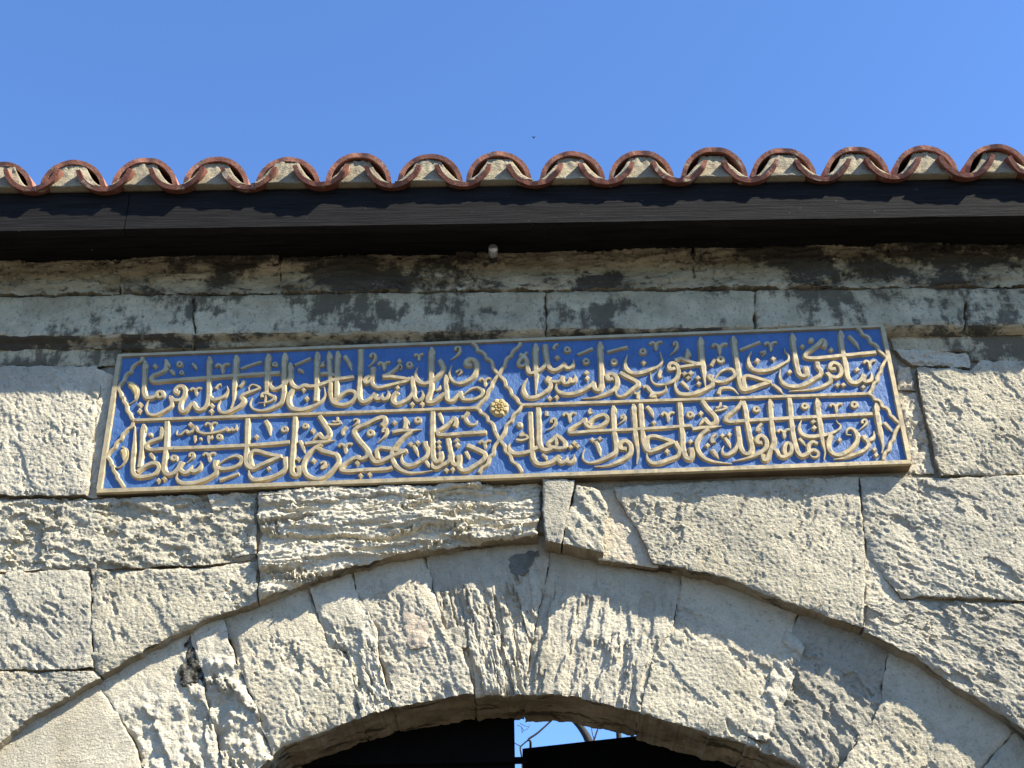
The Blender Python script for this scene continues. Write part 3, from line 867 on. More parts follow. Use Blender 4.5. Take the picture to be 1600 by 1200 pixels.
# ================================================================== inscription plaque
# Strokes of the relief lettering, traced tile by tile (eight units = one picture pixel).
# L = letter, V = vowel sign, D = lozenge dots, O = ring, F = round dot, M = small three-armed sign, B = border line
# letters after the width: b = barbed head, t = thin end, s = thin start, c = closed corners (no smoothing)
STROKES = """
T 150 535
B 36 585 195 565 245 530 262 495 285 462 318 448 345 440 378 405 392 375 425 362 455 350 488 318 525 285 580 292 610 315 645 322 690 345 705 348 745 378 780 390 800 388 840 405 880 430 905 440 935 462 980
L 48 b 612 240 610 450 606 640 630 695 680 705 730 690 765 662 | r 803 660 40
L 46 b 872 222 884 290 866 350 790 395 715 425 692 462 712 495 760 500 900 487 1400 450 2000 405 2300 388
D 742 305
O 1050 283 34
V 30 t 1208 275 1240 305 1264 352
V 36 t 935 358 968 385 984 422
O 1075 390 24
L 48 b 1418 185 1412 450 1408 700 1388 790 1335 845 1278 848 1240 810 1218 768 1168 815 1120 868 1076 872 1056 825 1068 745 1105 680 1118 610 1090 562 1040 560 1000 595 1000 625 1040 640 | t 1080 715 1020 735 965 722 930 688 948 735 948 800 870 860 750 915 665 905 625 850 640 775 690 712
M 1250 600 130
D 555 790 550 868
V 26 t 395 512 455 515 515 565 535 640 505 720 455 762 405 788
G 54 t 430 530 480 575 508 650 490 715
V 30 1500 585 1535 545 1565 535
D 1450 803 1445 873
T 340 535
M 62 305 170
L 46 t -90 690 -60 722 20 715 92 680 132 615 122 555
L 52 bt 234 170 224 400 210 600 196 755 164 835
L 50 st 45 735 12 800 24 862 90 890 190 856 290 800 328 740 300 690 380 640 480 605 525 580 480 545 430 540 392 580 402 622
V 34 275 565 312 530 332 490
V 30 295 338 420 290 552 250
L 55 bt 635 150 628 300 620 500 612 650 585 805
L 36 t 560 700 558 660 600 645 660 668 715 700 680 738 600 762 515 765
O 720 285 28
L 52 bt 838 140 833 300 830 500 826 680 800 762 700 822 560 862 450 840 408 785 440 700
L 46 s 690 490 660 535 690 585 760 582 850 525 905 455
L 48 b 905 262 915 400 920 500 955 560 1020 578 1085 548 1150 560 1260 548 1360 512 1450 482 1600 455 1700 438
L 42 t 1290 402 1350 395 1420 408 1580 448
D 1075 605
L 52 t 945 598 898 680 888 760 930 830 1040 852 1180 815 1300 745 1346 680 1344 620 1335 570
D 1115 712
V 36 t 1010 350 1050 362 1076 395
V 30 970 292 1065 250 1165 205
L 52 b 1245 128 1242 300 1240 550 1230 745
L 46 b 1392 122 1398 300 1412 500 1416 680 1452 760 1525 786 1600 785 1670 755 1726 690 1726 645 1680 618 1610 628 1530 680 1450 738
L 48 b 1500 118 1496 300 1490 500 1486 690
V 26 t 1285 305 1330 298 1310 275 1342 245
T 530 525
V 40 t 70 258 120 330 163 445
L 50 268 180 268 400 258 600 252 780 288 832 340 825 400 785 452 728 | t 430 760 470 796 520 785 545 732 | t 530 775 560 806 605 780 620 720 605 688
L 48 425 402 420 500 402 560 345 595 318 572 342 535 388 508 | 400 560 425 622 490 652 600 632 740 597 850 570 888 530
L 44 c 545 520 640 515 760 532 872 552
L 38 t 545 515 640 470 720 410 758 368 785 392 764 442
V 32 t 402 278 396 246 430 232 455 262 436 322 360 400
M 560 358 150
D 755 322
O 880 370 36
L 50 b 912 512 920 600 928 700 890 770 800 832 720 860 672 822 686 750 724 708 | t 930 700 942 780 990 822 1040 782 1048 730 1028 686
D 730 660 912 866 1036 862
L 54 b 1155 148 1150 350 1150 560 1145 700 1112 785 1112 828 1170 832 1250 782 1320 728
L 50 s 985 398 958 470 975 560 1050 602 1150 582 1240 505 1302 430 1292 370 1255 308
L 46 b 1332 495 1332 600 1340 700 1350 800 1402 822 1470 770 1512 712
M 995 252 110
V 34 t 1215 690 1252 672 1268 625
T 690 520
V 30 t 182 230 176 198 220 188 232 225 202 282 108 352
V 28 t 182 500 235 472 248 500 205 542
L 52 t 372 415 318 412 312 365 360 338 420 362 442 440 405 545 320 612 220 642 140 612 100 540 108 470 132 412
L 46 c 228 745 250 828 | t 230 790 262 835 340 846 440 830 508 780 505 728 450 696 370 712 290 770 245 815
M 540 600 140
B 36 385 138 425 165 445 195 455 230 490 238 530 265 553 300 560 330 595 342 630 375 642 420 645 445 668 480 712 528 745 565 780 600 795 635 800 672 838 700 862 735 872 775 905 800 940 835 958 872 1005 912
B 36 985 130 965 175 935 200 905 225 880 255 868 295 830 318 805 350 795 385 785 420 755 460 712 528 682 570 655 605 632 640 625 685 598 715 580 745 570 790 545 830 515 858 480 895 430 950
T 800 515
L 46 98 320 150 345 186 400 192 480 215 548 280 548 380 492 432 430 | 150 345 90 398 84 448 130 462 182 430
V 28 185 290 150 335
L 52 bt 290 182 295 400 300 600 296 815
L 50 412 202 425 330 445 430 478 500 532 518 610 482 668 428 | t 650 450 690 492 750 472 772 415 764 378
V 28 t 572 188 532 212 518 248 548 256
D 565 360
O 690 262 36
V 30 820 322 910 285 1006 243
O 925 408 36
L 48 s 195 618 146 700 142 780 190 852 280 857 400 802 468 742 482 690 440 640 462 598 | 470 690 490 662 560 662 610 642 632 592 | 625 640 655 680 715 668 728 612 | t 720 655 765 662 792 610 784 570
L 48 s 560 668 550 740 592 792 680 817 800 802 920 752 1005 692 1022 662
L 52 b 1095 160 1110 400 1118 600 1114 720 1080 768 1035 750 1010 685
D 928 552 936 620 468 870 556 858
V 32 1190 288 1310 258 1442 225
O 1275 412 36
L 50 t 1262 625 1200 632 1190 585 1240 560 1302 605 1310 690 1272 760 1150 820 1020 860 875 872
L 50 t 1350 548 1440 600 1545 655 1572 690 1500 762 1400 832 1330 842 1296 800 1310 702
T 960 510
L 50 st 165 362 136 450 146 540 212 590 330 592 450 552 560 500 598 440 582 380 570 330
O 355 325 38
D 362 460
M 515 225 150
V 30 t 748 248 742 220 770 206 786 240 762 302 690 370
L 46 t 760 535 690 548 680 500 720 470 778 495 798 560 785 640 720 702 600 738 510 730 460 680 452 595
L 44 c 758 430 830 408 910 440 1000 470 1092 478
L 40 c 800 522 900 508 1000 492 1092 485
L 44 b 905 290 912 360 900 425
L 54 bt 1070 142 1085 350 1110 550 1138 785
D 872 605 920 655 950 596 1040 656 1050 726
V 38 t 840 702 890 750 932 808
V 34 575 560 556 620 578 652
L 50 s 762 682 756 760 800 842 880 862 1000 848 1120 802 1218 742 1232 690 1192 658 1202 615 | t 1225 692 1330 704 1440 672 1502 620 1482 562 1420 544 1340 570 1275 635 1240 690
V 38 1255 420 1222 470 1204 502
O 1325 425 42
M 1310 255 190
V 40 t 1295 852 1322 792 1400 776 1480 792 1552 862
L 42 360 772 402 762 432 802 472 852 455 885 520 882 | t 480 850 580 842 642 800 638 742
V 30 t 250 842 290 852 322 808 | 290 852 290 915
T 1110 505
L 52 b 278 170 305 350 340 600 365 772 402 842 470 838 600 792 752 745 | 428 832 412 700 452 668 520 680 640 715 752 745
V 32 370 342 490 292 618 243
L 50 st 515 362 475 440 480 530 532 590 640 606 780 582 900 520 972 470 972 410 932 370 924 325
D 580 480 780 455 985 622 1145 300 1505 345
V 28 t 625 380 680 362 642 428
M 750 270 150
L 50 b 1015 138 1045 350 1082 580 1108 645 1152 672 1198 650 1188 555
L 50 s 872 588 864 680 920 770 1040 802 1160 782 1290 712 1372 650 1366 590 1336 550 1330 495
F 1255 222 36
V 38 t 786 780 850 830 908 895
T 1240 500
L 48 372 355 392 292 362 258 310 310 230 370 150 430 142 468 200 487 620 455 1022 415
L 52 b 580 140 600 350 640 550 670 722 722 790 790 792 848 748 872 690 | t 850 750 900 782 960 762 974 705 964 665
L 48 t 520 622 458 620 450 582 502 545 572 585 594 660 552 722 480 722 412 672 455 722 452 782 350 842 200 880 0 897 -62 902
V 40 t 690 208 740 260 790 320 820 385
M 945 540 150
D 785 635 865 850 465 380 540 825 616 825
B 36 790 112 835 140 858 190 900 202 940 230 965 290 1010 310 1050 345 1062 390 1100 425 1165 490 1132 535 1110 575 1092 605 1085 655 1060 685 1045 720 1040 770 1005 800 985 840 970 880 935 930
T 150 645
B 36 470 130 445 185 410 208 365 250 335 285 322 335 285 358 252 400 240 440 205 470 140 555 172 595 190 625 198 662 218 680 218 720 248 765 265 790 268 820 300 860 345 935
L 48 s 490 170 480 450 462 680 472 760 522 808 620 806 740 772 792 700 770 650 700 642 600 690 522 748
L 48 b 592 150 585 300 573 500 548 690
L 52 890 120 882 400 862 600 850 720 892 776 960 770 1020 720 1072 625 | t 1050 725 1110 760 1160 740 1212 662 | t 1185 725 1230 742 1290 712 1318 655 1308 615
L 46 b 815 188 826 250 812 318 740 350 655 390 632 440 680 468 900 457 1600 432 2200 398 2420 375
F 685 285 28
V 36 t 680 518 710 560 732 605
O 980 575 36
V 30 t 1178 562 1176 528 1210 512 1222 552 1140 640
M 1415 535 150
L 32 s 1022 225 1010 280 1060 285 1132 232 1150 262 1205 242 1248 186 1270 235 1340 266 1440 266 1600 225 1645 195 | 1630 225 1672 236 1710 195 | t 1700 230 1750 220 1762 155
D 1185 160
M 1440 155 140
V 30 t 1240 296 1238 385
F 1310 335 20
V 28 t 1412 296 1405 385 | t 1412 325 1442 325 1462 285
O 1545 310 32
L 50 s 1030 755 1010 830 1062 882 1170 892 1320 862 1450 802 1512 742 1490 665 1502 605 | t 1502 690 1570 710 1720 692 1808 640 1820 582 1760 548 1670 570 1580 620 1530 660
D 785 858 858 838
V 24 t 330 435 385 470 398 555 355 635 300 690 240 692
G 56 t 345 470 362 530 350 610
T 340 640
V 32 30 888 150 850 265 808
L 50 378 122 372 300 368 500 356 650 386 722 450 742 560 692 700 632 792 588 | 428 715 408 600 452 528 520 530 640 568 792 592
L 50 s 400 745 396 820 442 882 560 882 680 852 790 802 852 740 850 670 846 605
D 488 352 640 750 1010 630 1190 275 1200 650
V 44 t 600 148 640 220 662 335
O 838 255 36
O 1100 215 32
L 52 970 100 962 300 946 500 932 700 936 800 980 832 1022 800 1018 715
V 36 t 1028 400 1065 470 1092 555
L 50 1275 88 1332 180 1392 280 1392 340 1330 370 1262 308
L 38 t 1268 312 1230 350 1190 395
L 44 ct 1098 435 1200 420 1340 412 1465 392
L 46 1300 440 1180 520 1092 640 1076 740 1120 830 1220 872 1340 852 1442 762 1512 660 1492 580 1402 550 1310 525 1250 488
V 26 1385 192 1460 197 1540 182 1518 152
V 24 1440 155 1490 160 1502 105
V 28 t 1290 685 1330 660 1342 690 1300 742 1340 738 1392 688
T 530 635
V 32 t 88 262 42 320 52 370 84 345
M 75 500 170
L 50 530 250 572 200 560 148 480 162 340 230 210 290 188 330 260 450 340 540 402 650 452 702 520 697 640 642 760 592 842 558 | c 478 665 468 560 510 520 620 535 740 560 842 568
L 46 348 560 350 630 280 665 210 650 110 700 40 760 28 800 90 817 350 802 620 787 660 770 | t 255 660 225 615
D 225 720 265 875 380 860
L 44 ct 670 332 780 310 900 312 1035 298
L 46 b 810 142 832 215 820 292
L 46 t 905 320 800 400 720 490 676 550 658 610 672 690 740 782 860 836 1000 836 1182 810
D 690 215 890 480 980 465
O 985 180 36
O 392 340 38
V 32 t 548 335 552 295 592 288 592 352 552 402 478 462
V 26 t 180 182 222 168 240 192 165 262
L 48 s 790 608 780 680 832 742 920 742 1020 692 1102 620 1112 550 1082 500 1075 450
V 36 t 930 498 960 560 988 635
L 52 1170 75 1165 300 1170 500 1180 660 1220 702 1272 660 1266 578
L 48 s 1162 690 1168 760 1212 782 1300 742 1380 680 1388 620
L 48 1358 412 1380 520 1400 620 1422 722 1470 742 1502 692 1500 625
D 1245 460 1250 520 1465 440 1478 500 1340 810 1416 803
V 38 t 1085 698 1110 740 1132 784
V 38 t 1248 95 1272 150 1298 228
L 46 1438 262 1462 200 1440 158 1390 210 1300 280 1232 322 1240 362 1300 367 1600 345 1835 332
T 690 620
V 38 t 248 260 288 265 310 312 352 350 420 352 452 305 | 290 255 332 198
L 50 222 740 225 800 212 870 240 920 310 926 430 862 538 775 542 730 450 672 318 618
V 38 t 302 695 330 750 348 798
D 190 555 200 615 55 930 140 920
M 540 580 140
F 975 365 40
V 30 930 542 1000 552 1082 522 1050 490 980 492 1022 450
B 36 430 150 468 170 490 208 530 225 570 262 582 310 615 325 645 365 660 430 690 490 720 548 755 585 785 620 800 690 835 720 860 750 878 810 910 835 945 860 965 885 1000 945
B 36 1010 112 980 160 955 190 910 225 885 265 875 310 840 335 805 370 798 420 782 462 720 548 690 590 662 625 650 662 645 720 605 755 590 790 580 840 550 872 510 895 465 955
T 800 620
L 50 225 202 235 400 245 600 250 700 262 780 312 842 380 852 500 822 592 748 | t 565 790 610 832 680 795 695 742 | t 680 810 730 832 772 792 780 728
L 48 s -25 588 -42 640 0 708 100 717 220 692 322 640
L 50 325 146 335 400 340 580 380 662 440 672 500 650
L 44 545 488 602 520 662 590 652 642 580 652 520 642 465 630 450 592 490 560 545 502 | t 540 520 556 580 545 645
V 34 t 378 728 415 760 432 805
V 32 t 490 335 490 300 530 284 545 330 505 390 428 432
V 28 t 430 188 430 242 472 240
M 715 235 160
D 730 640 775 590 820 632
L 46 900 278 920 350 962 387 1060 387 1160 342 1192 290 1160 240 1090 248 1010 290 958 348 | 900 288 860 332 760 390 714 422 720 452 800 457 1000 440 1500 420 1900 395 2240 370
V 28 t 985 158 960 190 970 216 1012 204
L 52 bt 1260 120 1265 300 1282 500 1302 640 1290 702 1200 762 1080 812 960 832 890 792 884 720 908 665
L 50 t 1425 660 1355 650 1350 600 1410 562 1472 600 1485 690 1420 772 1300 832 1180 872 1028 882
D 1000 550 1096 535
V 42 t 1045 568 1080 650 1106 750
V 30 t 1375 285 1368 252 1400 240 1405 290 1328 352
L 52 bt 1510 100 1530 300 1542 500 1572 700 1556 850
T 960 618
L 50 325 115 335 300 350 480 370 620 424 702 500 692 620 642 742 588 | 430 705 402 600 432 528 500 518 620 550 742 590
V 40 t 405 146 450 200 492 295
D 490 350 1075 235 655 710 945 590 1160 635
M 665 245 160
O 945 250 38
L 48 s 405 712 410 790 462 852 560 852 680 812 790 762 814 690 782 635 758 588
L 52 812 100 825 300 845 500 860 700 902 792 950 802 972 740 958 665
L 50 1095 72 1162 170 1252 270 1262 340 1202 370 1118 298
L 38 t 1120 302 1090 345 1055 385
L 44 ct 975 432 1080 415 1200 407 1338 392
L 46 t 1175 430 1080 502 1026 600 1040 690 1110 782 1220 832 1350 852 1468 862
V 26 1255 202 1330 192 1402 160 1360 148
V 24 1268 160 1310 150 1326 98
V 32 1270 488 1216 540 1220 592 1258 580
V 40 t 1218 688 1260 740 1304 800
D 1345 512 1430 497
V 38 t 1380 538 1420 600 1452 670
T 1110 612
L 50 402 130 435 250 455 400 490 580 516 720 480 786 420 776 375 712 355 600 335 446
L 46 t 352 640 312 730 230 792 162 792 144 740 166 688
L 46 c 392 130 350 200 270 270 190 330 183 370 240 387 500 370 1000 340 1600 310 2020 288
O 572 230 36
O 1175 190 38
L 50 b 735 102 750 300 770 500 790 640 768 700 730 790 710 852 668 862 650 798
L 44 770 712 820 740 862 812 920 822 1000 772 1012 690 972 648 930 682 924 760 945 808
L 50 980 92 1000 300 1020 500 1052 650 1092 772 1142 812 1210 782 1245 745
L 42 t 1335 660 1280 638 1222 690 1232 752 1292 740 1342 772 1332 822 1270 824 1228 772
V 34 640 408 590 460 580 492 626 480
L 48 t 640 650 585 645 580 600 630 560 690 610 694 700 620 772 480 832 275 882
M 915 505 160
V 36 t 1108 596 1150 640 1188 695
L 52 bt 1325 92 1340 250 1370 450 1400 650 1430 760 1416 860
D 1280 388 1292 465
T 1240 608
L 48 st 95 398 68 480 90 560 180 602 330 592 470 562 572 500 582 460 546 430 530 396
M 525 215 150
O 755 205 40
L 52 bt 1020 186 1050 400 1090 600 1112 740 1096 808
L 48 s 720 585 660 575 662 525 712 498 772 545 795 620 762 702 680 782 580 832 500 822 440 760 434 670 462 578
D 568 645 1005 765 1026 836
V 30 t 858 440 852 410 895 392 908 430 818 522
L 46 t 870 588 900 642 960 645 1002 595 998 536 | t 905 642 932 700 880 772 760 822 620 872 495 888
V 40 t 1130 428 1180 480 1228 545
B 36 940 70 985 95 1010 138 1050 145 1085 170 1105 225 1150 240 1185 275 1205 335 1240 360 1270 395 1325 450 1292 500 1262 560 1250 600 1240 640 1205 680 1195 720 1190 765 1150 795 1128 830 1118 895
"""

E_L, E_R = 0.010, 0.029                      # the slab stands out further at its right end
XPL, XPR = at(170, 660, -E_L).x, at(1405, 620, -E_R).x
SL = (E_R - E_L) / (XPR - XPL)
PN = Vector((-SL, -1.0, 0.0)).normalized()   # outward normal of the slab face
P0 = Vector((XPL, -E_L, 0.0))
def on_plaque(px, py):
    d = ray(px, py)
    return CAM + d * ((P0 - CAM).dot(PN) / d.dot(PN))
PC = on_plaque(788, 742)
plaque = thing('inscription_plaque', PC, 'long blue plaque with gilded Ottoman calligraphy above the arch', 'plaque')
MPX = (on_plaque(900, 640) - on_plaque(800, 640)).length / 100.0   # metres per picture pixel

# slab and painted ground
def quad(*p):
    return [on_plaque(*q) for q in p]
TLo, TRo, BRo, BLo = (183.8, 553.8), (1381, 508.5), (1423.7, 727), (150.6, 772.5)
TLi, TRi, BRi, BLi = (190.5, 560.5), (1375.8, 513.3), (1416.5, 719.3), (160, 765)
# ground: fine grid with the ripples of the chisel
nx, ny = 340, 62
q = [np.array(v) for v in quad(TLo, TRo, BRo, BLo)]
u = np.linspace(0.001, 0.999, nx)[None, :, None]; v = np.linspace(0.004, 0.996, ny)[:, None, None]
G = (1 - v) * ((1 - u) * q[0] + u * q[1]) + v * ((1 - u) * q[3] + u * q[2])
hgt = 0.0006 * fbm(G[..., 0] * 40, G[..., 2] * 40, 77, 4, 0.6) + 0.0005 * perlin(G[..., 0] * 90 + G[..., 2] * 60, G[..., 2] * 90, 78) - 0.0004
V = (G + hgt[..., None] * np.array(PN)).reshape(-1, 3)
idx = np.arange(nx * ny).reshape(ny, nx)
F = np.stack([idx[:-1, :-1], idx[1:, :-1], idx[1:, 1:], idx[:-1, 1:]], -1).reshape(-1, 4)
link('blue_ground', V, F, M['blue'], plaque)
# slab body behind the ground
f4 = [Vector(p) - PN * 0.0018 for p in q]
b4 = [Vector((p[0], 0.012, p[2])) for p in q]
link('slab', f4 + b4, [(0, 3, 2, 1), (4, 5, 6, 7), (0, 1, 5, 4), (1, 2, 6, 5), (2, 3, 7, 6), (3, 0, 4, 7)], M['gold_dark'] if 'gold_dark' in M else M['gold'], plaque, smooth=False)

REL = 0.0066
_k = [0]
def smooth_path(P, closed=False, corner=False):
    P = np.asarray(P, float)
    if len(P) < 3:
        n = 6
        t = np.linspace(0, 1, n)[:, None]
        return P[0] * (1 - t) + P[1] * t
    if corner:
        out = []
        for a, b in zip(P[:-1], P[1:]):
            for t in np.linspace(0, 1, 3, endpoint=False):
                out.append(a * (1 - t) + b * t)
        out.append(P[-1])
        return np.array(out)
    E = np.concatenate([[2 * P[0] - P[1]], P, [2 * P[-1] - P[-2]]])
    out = []
    for i in range(1, len(E) - 2):
        p0, p1, p2, p3 = E[i - 1:i + 3]
        # centripetal Catmull-Rom
        d1 = max(np.linalg.norm(p1 - p0), 1e-6) ** .5; d2 = max(np.linalg.norm(p2 - p1), 1e-6) ** .5; d3 = max(np.linalg.norm(p3 - p2), 1e-6) ** .5
        m1 = d2 * ((p1 - p0) / d1 - (p2 - p0) / (d1 + d2) + (p2 - p1) / d2)
        m2 = d2 * ((p2 - p1) / d2 - (p3 - p1) / (d2 + d3) + (p3 - p2) / d3)
        n = int(np.clip(np.linalg.norm(p2 - p1) / 14, 3, 26))
        for t in np.linspace(0, 1, n, endpoint=False):
            out.append((2 * t**3 - 3 * t**2 + 1) * p1 + (t**3 - 2 * t**2 + t) * m1 + (-2 * t**3 + 3 * t**2) * p2 + (t**3 - t**2) * m2)
    out.append(P[-1])
    return np.array(out)

def ribbon(px, w, thin_s=False, thin_e=False, closed=False, hscale=1.0, head=False, top=0.74, base=1.46):
    """carved stroke with sloping flanks along a path given in picture pixels; w = width in pixels"""
    _k[0] += 1
    hh = (REL + ((_k[0] * 37) % 23 - 11) * 0.000022) * hscale
    Q = [on_plaque(*p) for p in px]
    n = len(Q)
    arc = [0.0]
    for a, b in zip(Q[:-1], Q[1:]):
        arc.append(arc[-1] + (b - a).length)
    tot = max(arc[-1], 1e-6)
    wm = w * MPX * 1.19
    V = []; F = []
    ph = _k[0] * 1.7
    for i, p in enumerate(Q):
        if closed:
            t = (Q[(i + 1) % n] - Q[i - 1]).normalized()
        else:
            t = (Q[min(i + 1, n - 1)] - Q[max(i - 1, 0)]).normalized()
        s = PN.cross(t).normalized()
        f = 1.0
        if thin_e:
            r = (tot - arc[i]) / tot
            f = min(f, 0.16 + 0.84 * min(1.0, r / 0.42))
        if thin_s:
            r = arc[i] / tot
            f = min(f, 0.16 + 0.84 * min(1.0, r / 0.25))
        if head:
            f = min(f, 0.30 + 0.70 * min(1.0, arc[i] / 0.013))
        f *= 1.0 + 0.03 * math.sin(arc[i] * 170 + ph) + 0.015 * math.sin(arc[i] * 433 + ph * 2)
        hf = hh * (0.75 + 0.25 * f) * (1 + 0.02 * math.sin(arc[i] * 230 + ph * 3))
        b = wm * base / 2 * f + 0.0003
        tp = wm * top / 2 * f
        ends = []
        rows = [(-b, -0.0012), (-(b * .40 + tp * .60), hf * 0.60), (-tp, hf * 0.995), (0, hf), (tp, hf * 0.995), (b * .40 + tp * .60, hf * 0.60), (b, -0.0012)]
        if not closed and i in (0, n - 1):
            sg = -1 if i == 0 else 1
            ext = wm * 0.30 * f * sg
            low = [p + t * ext + s * (o * 0.82) + PN * (-0.0012) for o, h in rows]
            cur = [p + s * o + PN * h for o, h in rows]
            V += (low + cur) if i == 0 else (cur + low)
        else:
            V += [p + s * o + PN * h for o, h in rows]
    R = len(V) // 7
    for i in range(R - 1):
        for k in range(6):
            a = i * 7 + k
            F.append((a, a + 1, a + 8, a + 7))
    if closed:
        for k in range(6):
            a = (R - 1) * 7 + k
            F.append((a, a + 1, k + 1, k))
    return V, F

def dome(px, py, rx, ry, rot=0.0, n=4, flat=0.62, h=1.0):
    """raised lozenge (n=4) or round boss"""
    _k[0] += 1
    hh = (REL + ((_k[0] * 37) % 23 - 11) * 0.00002) * h
    rings = [(1.25, -0.0012), (flat * .35 + .8, hh * .6), (flat, hh)]
    V = []; F = []
    for s, z in rings:
        for k in range(n):
            a = rot + 2 * math.pi * k / n
            V.append(on_plaque(px + rx * s * math.cos(a), py + ry * s * math.sin(a)) + PN * z)
    V.append(on_plaque(px, py) + PN * hh)
    for r in range(2):
        for k in range(n):
            k2 = (k + 1) % n
            F.append((r * n + k, (r + 1) * n + k, (r + 1) * n + k2, r * n + k2))
    for k in range(n):
        F.append((2 * n + k, len(V) - 1, 2 * n + (k + 1) % n))
    return V, F

def orient(V, F):
    """faces wound so that they look out of the slab"""
    out = []
    for f in F:
        a, b, c = V[f[0]], V[f[1]], V[f[2]]
        out.append(f)
    return V, out

def flush(name, geo, mat='gold', sharp=True):
    V, F = geo
    acc = 0.0
    for f in F[:200]:
        a, b, c = Vector(V[f[0]]), Vector(V[f[1]]), Vector(V[f[2]])
        acc += (b - a).cross(c - a).dot(PN)
    if acc < 0:
        F = [tuple(reversed(f)) for f in F]
    o = link(name, V, F, M[mat], plaque)
    try:
        o.data.set_sharp_from_angle(angle=math.radians(33))
    except Exception:
        pass
    return o

def ring_path(cx, cy, r, n=20):
    return [(cx + r * math.cos(2 * math.pi * k / n), cy + r * 0.92 * math.sin(2 * math.pi * k / n)) for k in range(n)]

ox = oy = 0.0
dr = random.Random(3)
for ln_ in STROKES.strip().splitlines():
    tk = ln_.split()
    kd = tk[0]
    if kd == 'T':
        ox, oy = float(tk[1]), float(tk[2]); continue
    X = lambda P: [(ox + a / 8.0, oy + b / 8.0) for a, b in P]
    if kd in 'LVBG':
        w = float(tk[1]) / 8.0
        geos = []
        first = True
        for sub in ' '.join(tk[2:]).split('|'):
            s = sub.split()
            fl = ''
            if s and s[0].isalpha():
                fl = s.pop(0)
            nums = [float(a) for a in s]
            if fl == 'r':
                geos.append(ribbon(X(ring_path(*nums)), w * 0.8, closed=True)); continue
            P = list(zip(nums[0::2], nums[1::2]))
            path = smooth_path(P, corner=('c' in fl))
            hs = {'L': 1.0, 'V': 0.9, 'B': 0.97, 'G': 1.15}[kd]
            geos.append(ribbon(X(path), w if first or kd != 'L' else w * 0.88, 's' in fl, 't' in fl, hscale=hs, head=('b' in fl)))
            if 'b' in fl:
                (x0, y0), (x1, y1) = P[0], P[1]
                L_ = math.hypot(x1 - x0, y1 - y0)
                ux, uy = (x1 - x0) / L_, (y1 - y0) / L_
                bx, by = x0 + ux * 8, y0 + uy * 8
                geos.append(ribbon(X(smooth_path([(bx, by), (bx + 22 + ux * 40, by + uy * 40), (bx + 38 + ux * 95, by + uy * 95)])), w * 0.66, False, True, hscale=0.93))
            first = False
        nm = {'L': 'letter', 'V': 'vowel_mark', 'B': 'cartouche_border', 'G': 'leaf_ornament'}[kd]
        flush(nm, merge(geos), 'gilt' if kd == 'G' else 'gold')
    elif kd == 'D':
        n_ = [float(a) for a in tk[1:]]
        for a, b in zip(n_[0::2], n_[1::2]):
            px, py = ox + a / 8, oy + b / 8
            flush('dot', dome(px, py, 4.6 * dr.uniform(.92, 1.1), 4.4 * dr.uniform(.92, 1.1), dr.uniform(-.12, .18) - 0.05, 4, 0.66))
    elif kd == 'O':
        a, b, r = (float(t) for t in tk[1:])
        flush('ring_mark', ribbon(X(ring_path(a, b, r * 0.80)), r * 0.86 / 8, closed=True, hscale=0.95))
    elif kd == 'F':
        a, b, r = (float(t) for t in tk[1:])
        flush('dot', dome(ox + a / 8, oy + b / 8, r / 8, r / 8, 0, 14, 0.66))
    elif kd == 'M':
        a, b, s = (float(t) for t in tk[1:])
        k = s / 150.0
        g = [ribbon(X(smooth_path([(a - 72 * k, b + 10 * k), (a - 48 * k, b - 18 * k), (a - 12 * k, b - 2 * k), (a, b + 18 * k)])), 4.0 * k ** .5, False, False, hscale=.9),
             ribbon(X(smooth_path([(a + 74 * k, b - 14 * k), (a + 58 * k, b - 22 * k), (a + 26 * k, b - 12 * k), (a, b + 20 * k)])), 3.9 * k ** .5, False, False, hscale=.92),
             ribbon(X(smooth_path([(a - 4 * k, b + 5 * k), (a + 4 * k, b + 45 * k), (a + 2 * k, b + 92 * k)])), 4.3 * k ** .5, False, True, hscale=.88)]
        flush('vowel_mark', merge(g))

# frame mouldings and the bar between the two lines of text
def bar(p0, p1, w0, name='frame_bar', n=60, hs=1.06, base=1.12, top=0.80):
    P = [(p0[0] + (p1[0] - p0[0]) * t, p0[1] + (p1[1] - p0[1]) * t) for t in np.linspace(0, 1, n)]
    flush(name, ribbon(P, w0, hscale=hs, base=base, top=top))
mid = lambda a, b: ((a[0] + b[0]) / 2, (a[1] + b[1]) / 2)
TL, TR, BR, BL = mid(TLo, TLi), mid(TRo, TRi), mid(BRo, BRi), mid(BLo, BLi)
bar((TL[0] - 2.4, TL[1]), (TR[0] + 1.6, TR[1]), 5.0)
bar((BL[0] - 3, BL[1]), (BR[0] + 2, BR[1]), 6.8)
bar((TL[0], TL[1] + 2), (BL[0], BL[1] - 3), 7.2, hs=1.0)
bar((TR[0], TR[1] + 2), (BR[0], BR[1] - 3), 6.8, hs=1.0)
bar((208, 658), (744, 638.5), 5.8, 'dividing_bar', hs=0.99, base=1.25, top=.66)
bar((816, 634), (1357, 616.5), 5.8, 'dividing_bar', hs=0.99, base=1.25, top=.66)

# gilded rosette in the middle
rc = (779.8, 638.0)
g = [dome(rc[0], rc[1], 12.2, 11.6, 0, 20, 0.80, 1.0)]
for k in range(8):
    a = 2 * math.pi * (k + .5) / 8
    g.append(dome(rc[0] + 10.2 * math.cos(a), rc[1] + 9.6 * math.sin(a), 4.6, 4.4, a, 10, 0.5, 1.45))
for k in range(8):
    a = 2 * math.pi * k / 8
    g.append(dome(rc[0] + 5.4 * math.cos(a), rc[1] + 5.1 * math.sin(a), 2.7, 2.6, a, 8, 0.45, 1.75))
g.append(dome(rc[0], rc[1], 2.6, 2.5, 0, 10, 0.5, 2.0))
flush('rosette', merge(g), 'gilt')

